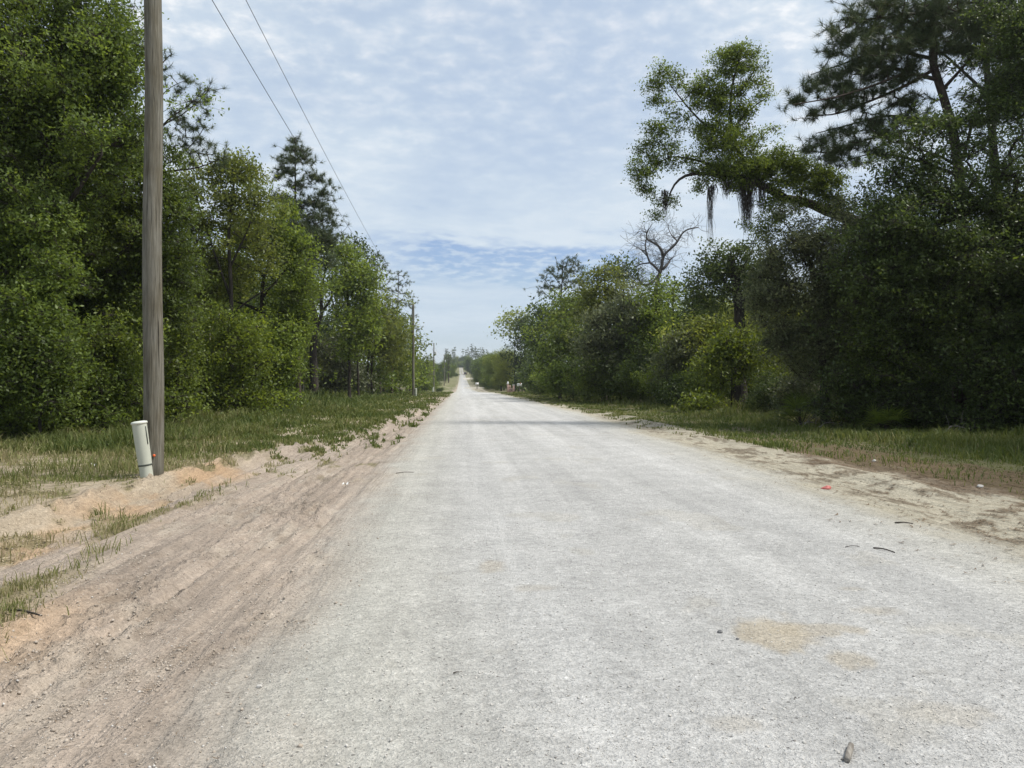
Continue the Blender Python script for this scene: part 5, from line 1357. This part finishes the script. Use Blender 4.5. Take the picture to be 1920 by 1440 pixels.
# pale scraps of litter in the verges
for px, py, s, lab in [(648, 912, .05, 'white scrap of paper on the rutted left shoulder'), (1362, 781, .09, 'white scrap in the grass below the vine bush'), (177, 876, .05, 'pale curled strip in the grass left of the pole')]:
    p = gp(px, py, .01); V = []
    for j in range(4):
        for i in range(5): V.append([(i / 4 - .5) * s * 2, (j / 3 - .5) * s * .8, .02 * sin(i * 1.9 + j) + .03 * rng.uniform() + .02])
    Q = [[j * 5 + i, j * 5 + i + 1, j * 5 + i + 6, j * 5 + i + 5] for j in range(3) for i in range(4)]
    B = MB(); B.add(V, Q); o = B.build('paper_scrap', M['white_paint'], None, True); o.location = tuple(p); o.rotation_euler = (0, 0, rng.uniform(0, 3)); tag(o, lab, 'litter')

hz, hnt, hout = mat('haze')
pv = N(hnt, 'ShaderNodeVolumePrincipled'); pv.inputs['Color'].default_value = (.86, .92, 1, 1); pv.inputs['Density'].default_value = .0002; pv.inputs['Anisotropy'].default_value = .2
L(hnt, pv.outputs[0], hout.inputs['Volume'])
B = MB(); B.box((0, 1700, 30), (6000, 1790, 60)); tag(B.build('haze', hz), 'thin pale air over the road and woods', 'haze', None, 'stuff')

# ---------------------------------------------------------------- sky, sun, camera
SUN_EL, SUN_AZ = radians(57), radians(98)        # high on the right
w = bpy.data.worlds.new('World'); scene.world = w; w.use_nodes = True
nt = w.node_tree; nt.nodes.clear()
out = N(nt, 'ShaderNodeOutputWorld')
sky = N(nt, 'ShaderNodeTexSky', sky_type='NISHITA'); sky.sun_disc = False; sky.sun_elevation = SUN_EL; sky.sun_rotation = SUN_AZ; sky.air_density = 1.0; sky.dust_density = 1.2
bg = N(nt, 'ShaderNodeBackground'); bg.inputs[1].default_value = .12
hsv = N(nt, 'ShaderNodeHueSaturation'); hsv.inputs['Saturation'].default_value = 1.15; hsv.inputs['Value'].default_value = 1.0; hsv.inputs['Hue'].default_value = .515
L(nt, sky.outputs[0], hsv.inputs['Color']); L(nt, hsv.outputs[0], bg.inputs[0])
tc = N(nt, 'ShaderNodeTexCoord'); sx = N(nt, 'ShaderNodeSeparateXYZ'); L(nt, tc.outputs['Generated'], sx.inputs[0])


def mth(op, a, b=None, c=None):
    n = N(nt, 'ShaderNodeMath', operation=op)
    for i, v in enumerate((a, b, c)):
        if v is None: continue
        if isinstance(v, (int, float)): n.inputs[i].default_value = v
        else: L(nt, v, n.inputs[i])
    return n.outputs[0]


def smooth(v, a, b, c=0., d=1.):
    n = N(nt, 'ShaderNodeMapRange', interpolation_type='SMOOTHSTEP'); n.inputs[1].default_value = a; n.inputs[2].default_value = b; n.inputs[3].default_value = c; n.inputs[4].default_value = d
    L(nt, v, n.inputs[0]); return n.outputs[0]


zc = mth('MAXIMUM', sx.outputs[2], 0.0)
den = mth('ADD', zc, .16)
u_ = mth('DIVIDE', sx.outputs[0], den); v_ = mth('DIVIDE', sx.outputs[1], den)      # the cloud deck as a level sheet
cv = N(nt, 'ShaderNodeCombineXYZ'); L(nt, u_, cv.inputs[0]); L(nt, v_, cv.inputs[1])


def cn(scale, det, rough, st=(1, 1, 1), off=(0, 0, 0), dist=0.):
    mp = N(nt, 'ShaderNodeMapping'); mp.inputs['Scale'].default_value = st; mp.inputs['Location'].default_value = off; L(nt, cv.outputs[0], mp.inputs[0])
    n = N(nt, 'ShaderNodeTexNoise'); n.inputs['Scale'].default_value = scale; n.inputs['Detail'].default_value = det; n.inputs['Roughness'].default_value = rough; n.inputs['Distortion'].default_value = dist
    L(nt, mp.outputs[0], n.inputs['Vector']); return n.outputs[0]


puff = cn(14, 4, .55, (1, 1.1, 1), (3, 1, 0), .1)
band = cn(1.1, 5, .6, (.8, 1, 1), (1.3, 5.2, 0), .4)
lowb = cn(.55, 6, .6, (.55, 1.0, 1), (2.2, .6, 0), .3)
# blue lane low over the road, broken by thin cloud
lane = mth('MULTIPLY', smooth(mth('ADD', sx.outputs[2], mth('MULTIPLY', mth('SUBTRACT', lowb, .5), .26)), .140, .160), smooth(mth('ADD', sx.outputs[2], mth('MULTIPLY', mth('SUBTRACT', band, .5), .24)), .180, .205, 1, 0))
lane = mth('MULTIPLY', lane, smooth(mth('ABSOLUTE', mth('SUBTRACT', sx.outputs[0], .075)), .10, .24, 1, 0))
lane = mth('MULTIPLY', lane, smooth(puff, .42, .66, 1.1, .35))
thin = smooth(band, .32, .62, .80, 1.)
cover = mth('MULTIPLY', thin, mth('SUBTRACT', 1.0, mth('MULTIPLY', lane, .95)))
cover = mth('MULTIPLY', cover, smooth(sx.outputs[2], .0, .09, .62, .97))
bright = mth('ADD', mth('MULTIPLY', smooth(puff, .32, .76), smooth(sx.outputs[2], .17, .42, .12, .85)), mth('MULTIPLY', smooth(band, .34, .66), .45))
cr = ramp(nt, [(0., (.475, .57, .68)), (.35, (.545, .63, .715)), (.7, (.65, .71, .765)), (1., (.81, .83, .845))])
L(nt, bright, cr.inputs[0])
bg2 = N(nt, 'ShaderNodeBackground'); bg2.inputs[1].default_value = 1.0; L(nt, cr.outputs[0], bg2.inputs[0])
mx = N(nt, 'ShaderNodeMixShader'); L(nt, cover, mx.inputs[0]); L(nt, bg.outputs[0], mx.inputs[1]); L(nt, bg2.outputs[0], mx.inputs[2]); L(nt, mx.outputs[0], out.inputs[0])

sd = bpy.data.lights.new('sun', 'SUN'); sd.energy = 4.0; sd.angle = radians(13); sd.color = (1, .95, .87)
so = put(bpy.data.objects.new('sun', sd)); so.location = (20, 5, 40)
dvec = Vector((sin(SUN_AZ) * cos(SUN_EL), cos(SUN_AZ) * cos(SUN_EL), sin(SUN_EL)))
so.rotation_euler = dvec.to_track_quat('Z', 'Y').to_euler()

cd = bpy.data.cameras.new('camera'); cd.sensor_width = 36; cd.lens = F / 1920 * 36; cd.clip_end = 6000; cd.clip_start = .05
co = put(bpy.data.objects.new('camera', cd)); co.location = (0, 0, CH); co.rotation_euler = (radians(90), 0, -YAW)
scene.camera = co
scene.render.engine = 'CYCLES'
scene.view_settings.view_transform = 'Standard'; scene.view_settings.look = 'None'; scene.view_settings.exposure = .28; scene.view_settings.gamma = 1
cy = scene.cycles
cy.max_bounces = 5; cy.diffuse_bounces = 3; cy.glossy_bounces = 2; cy.transmission_bounces = 3; cy.transparent_max_bounces = 4
cy.caustics_reflective = False; cy.caustics_refractive = False
cy.use_denoising = True
cy.use_adaptive_sampling = True; cy.adaptive_threshold = .01
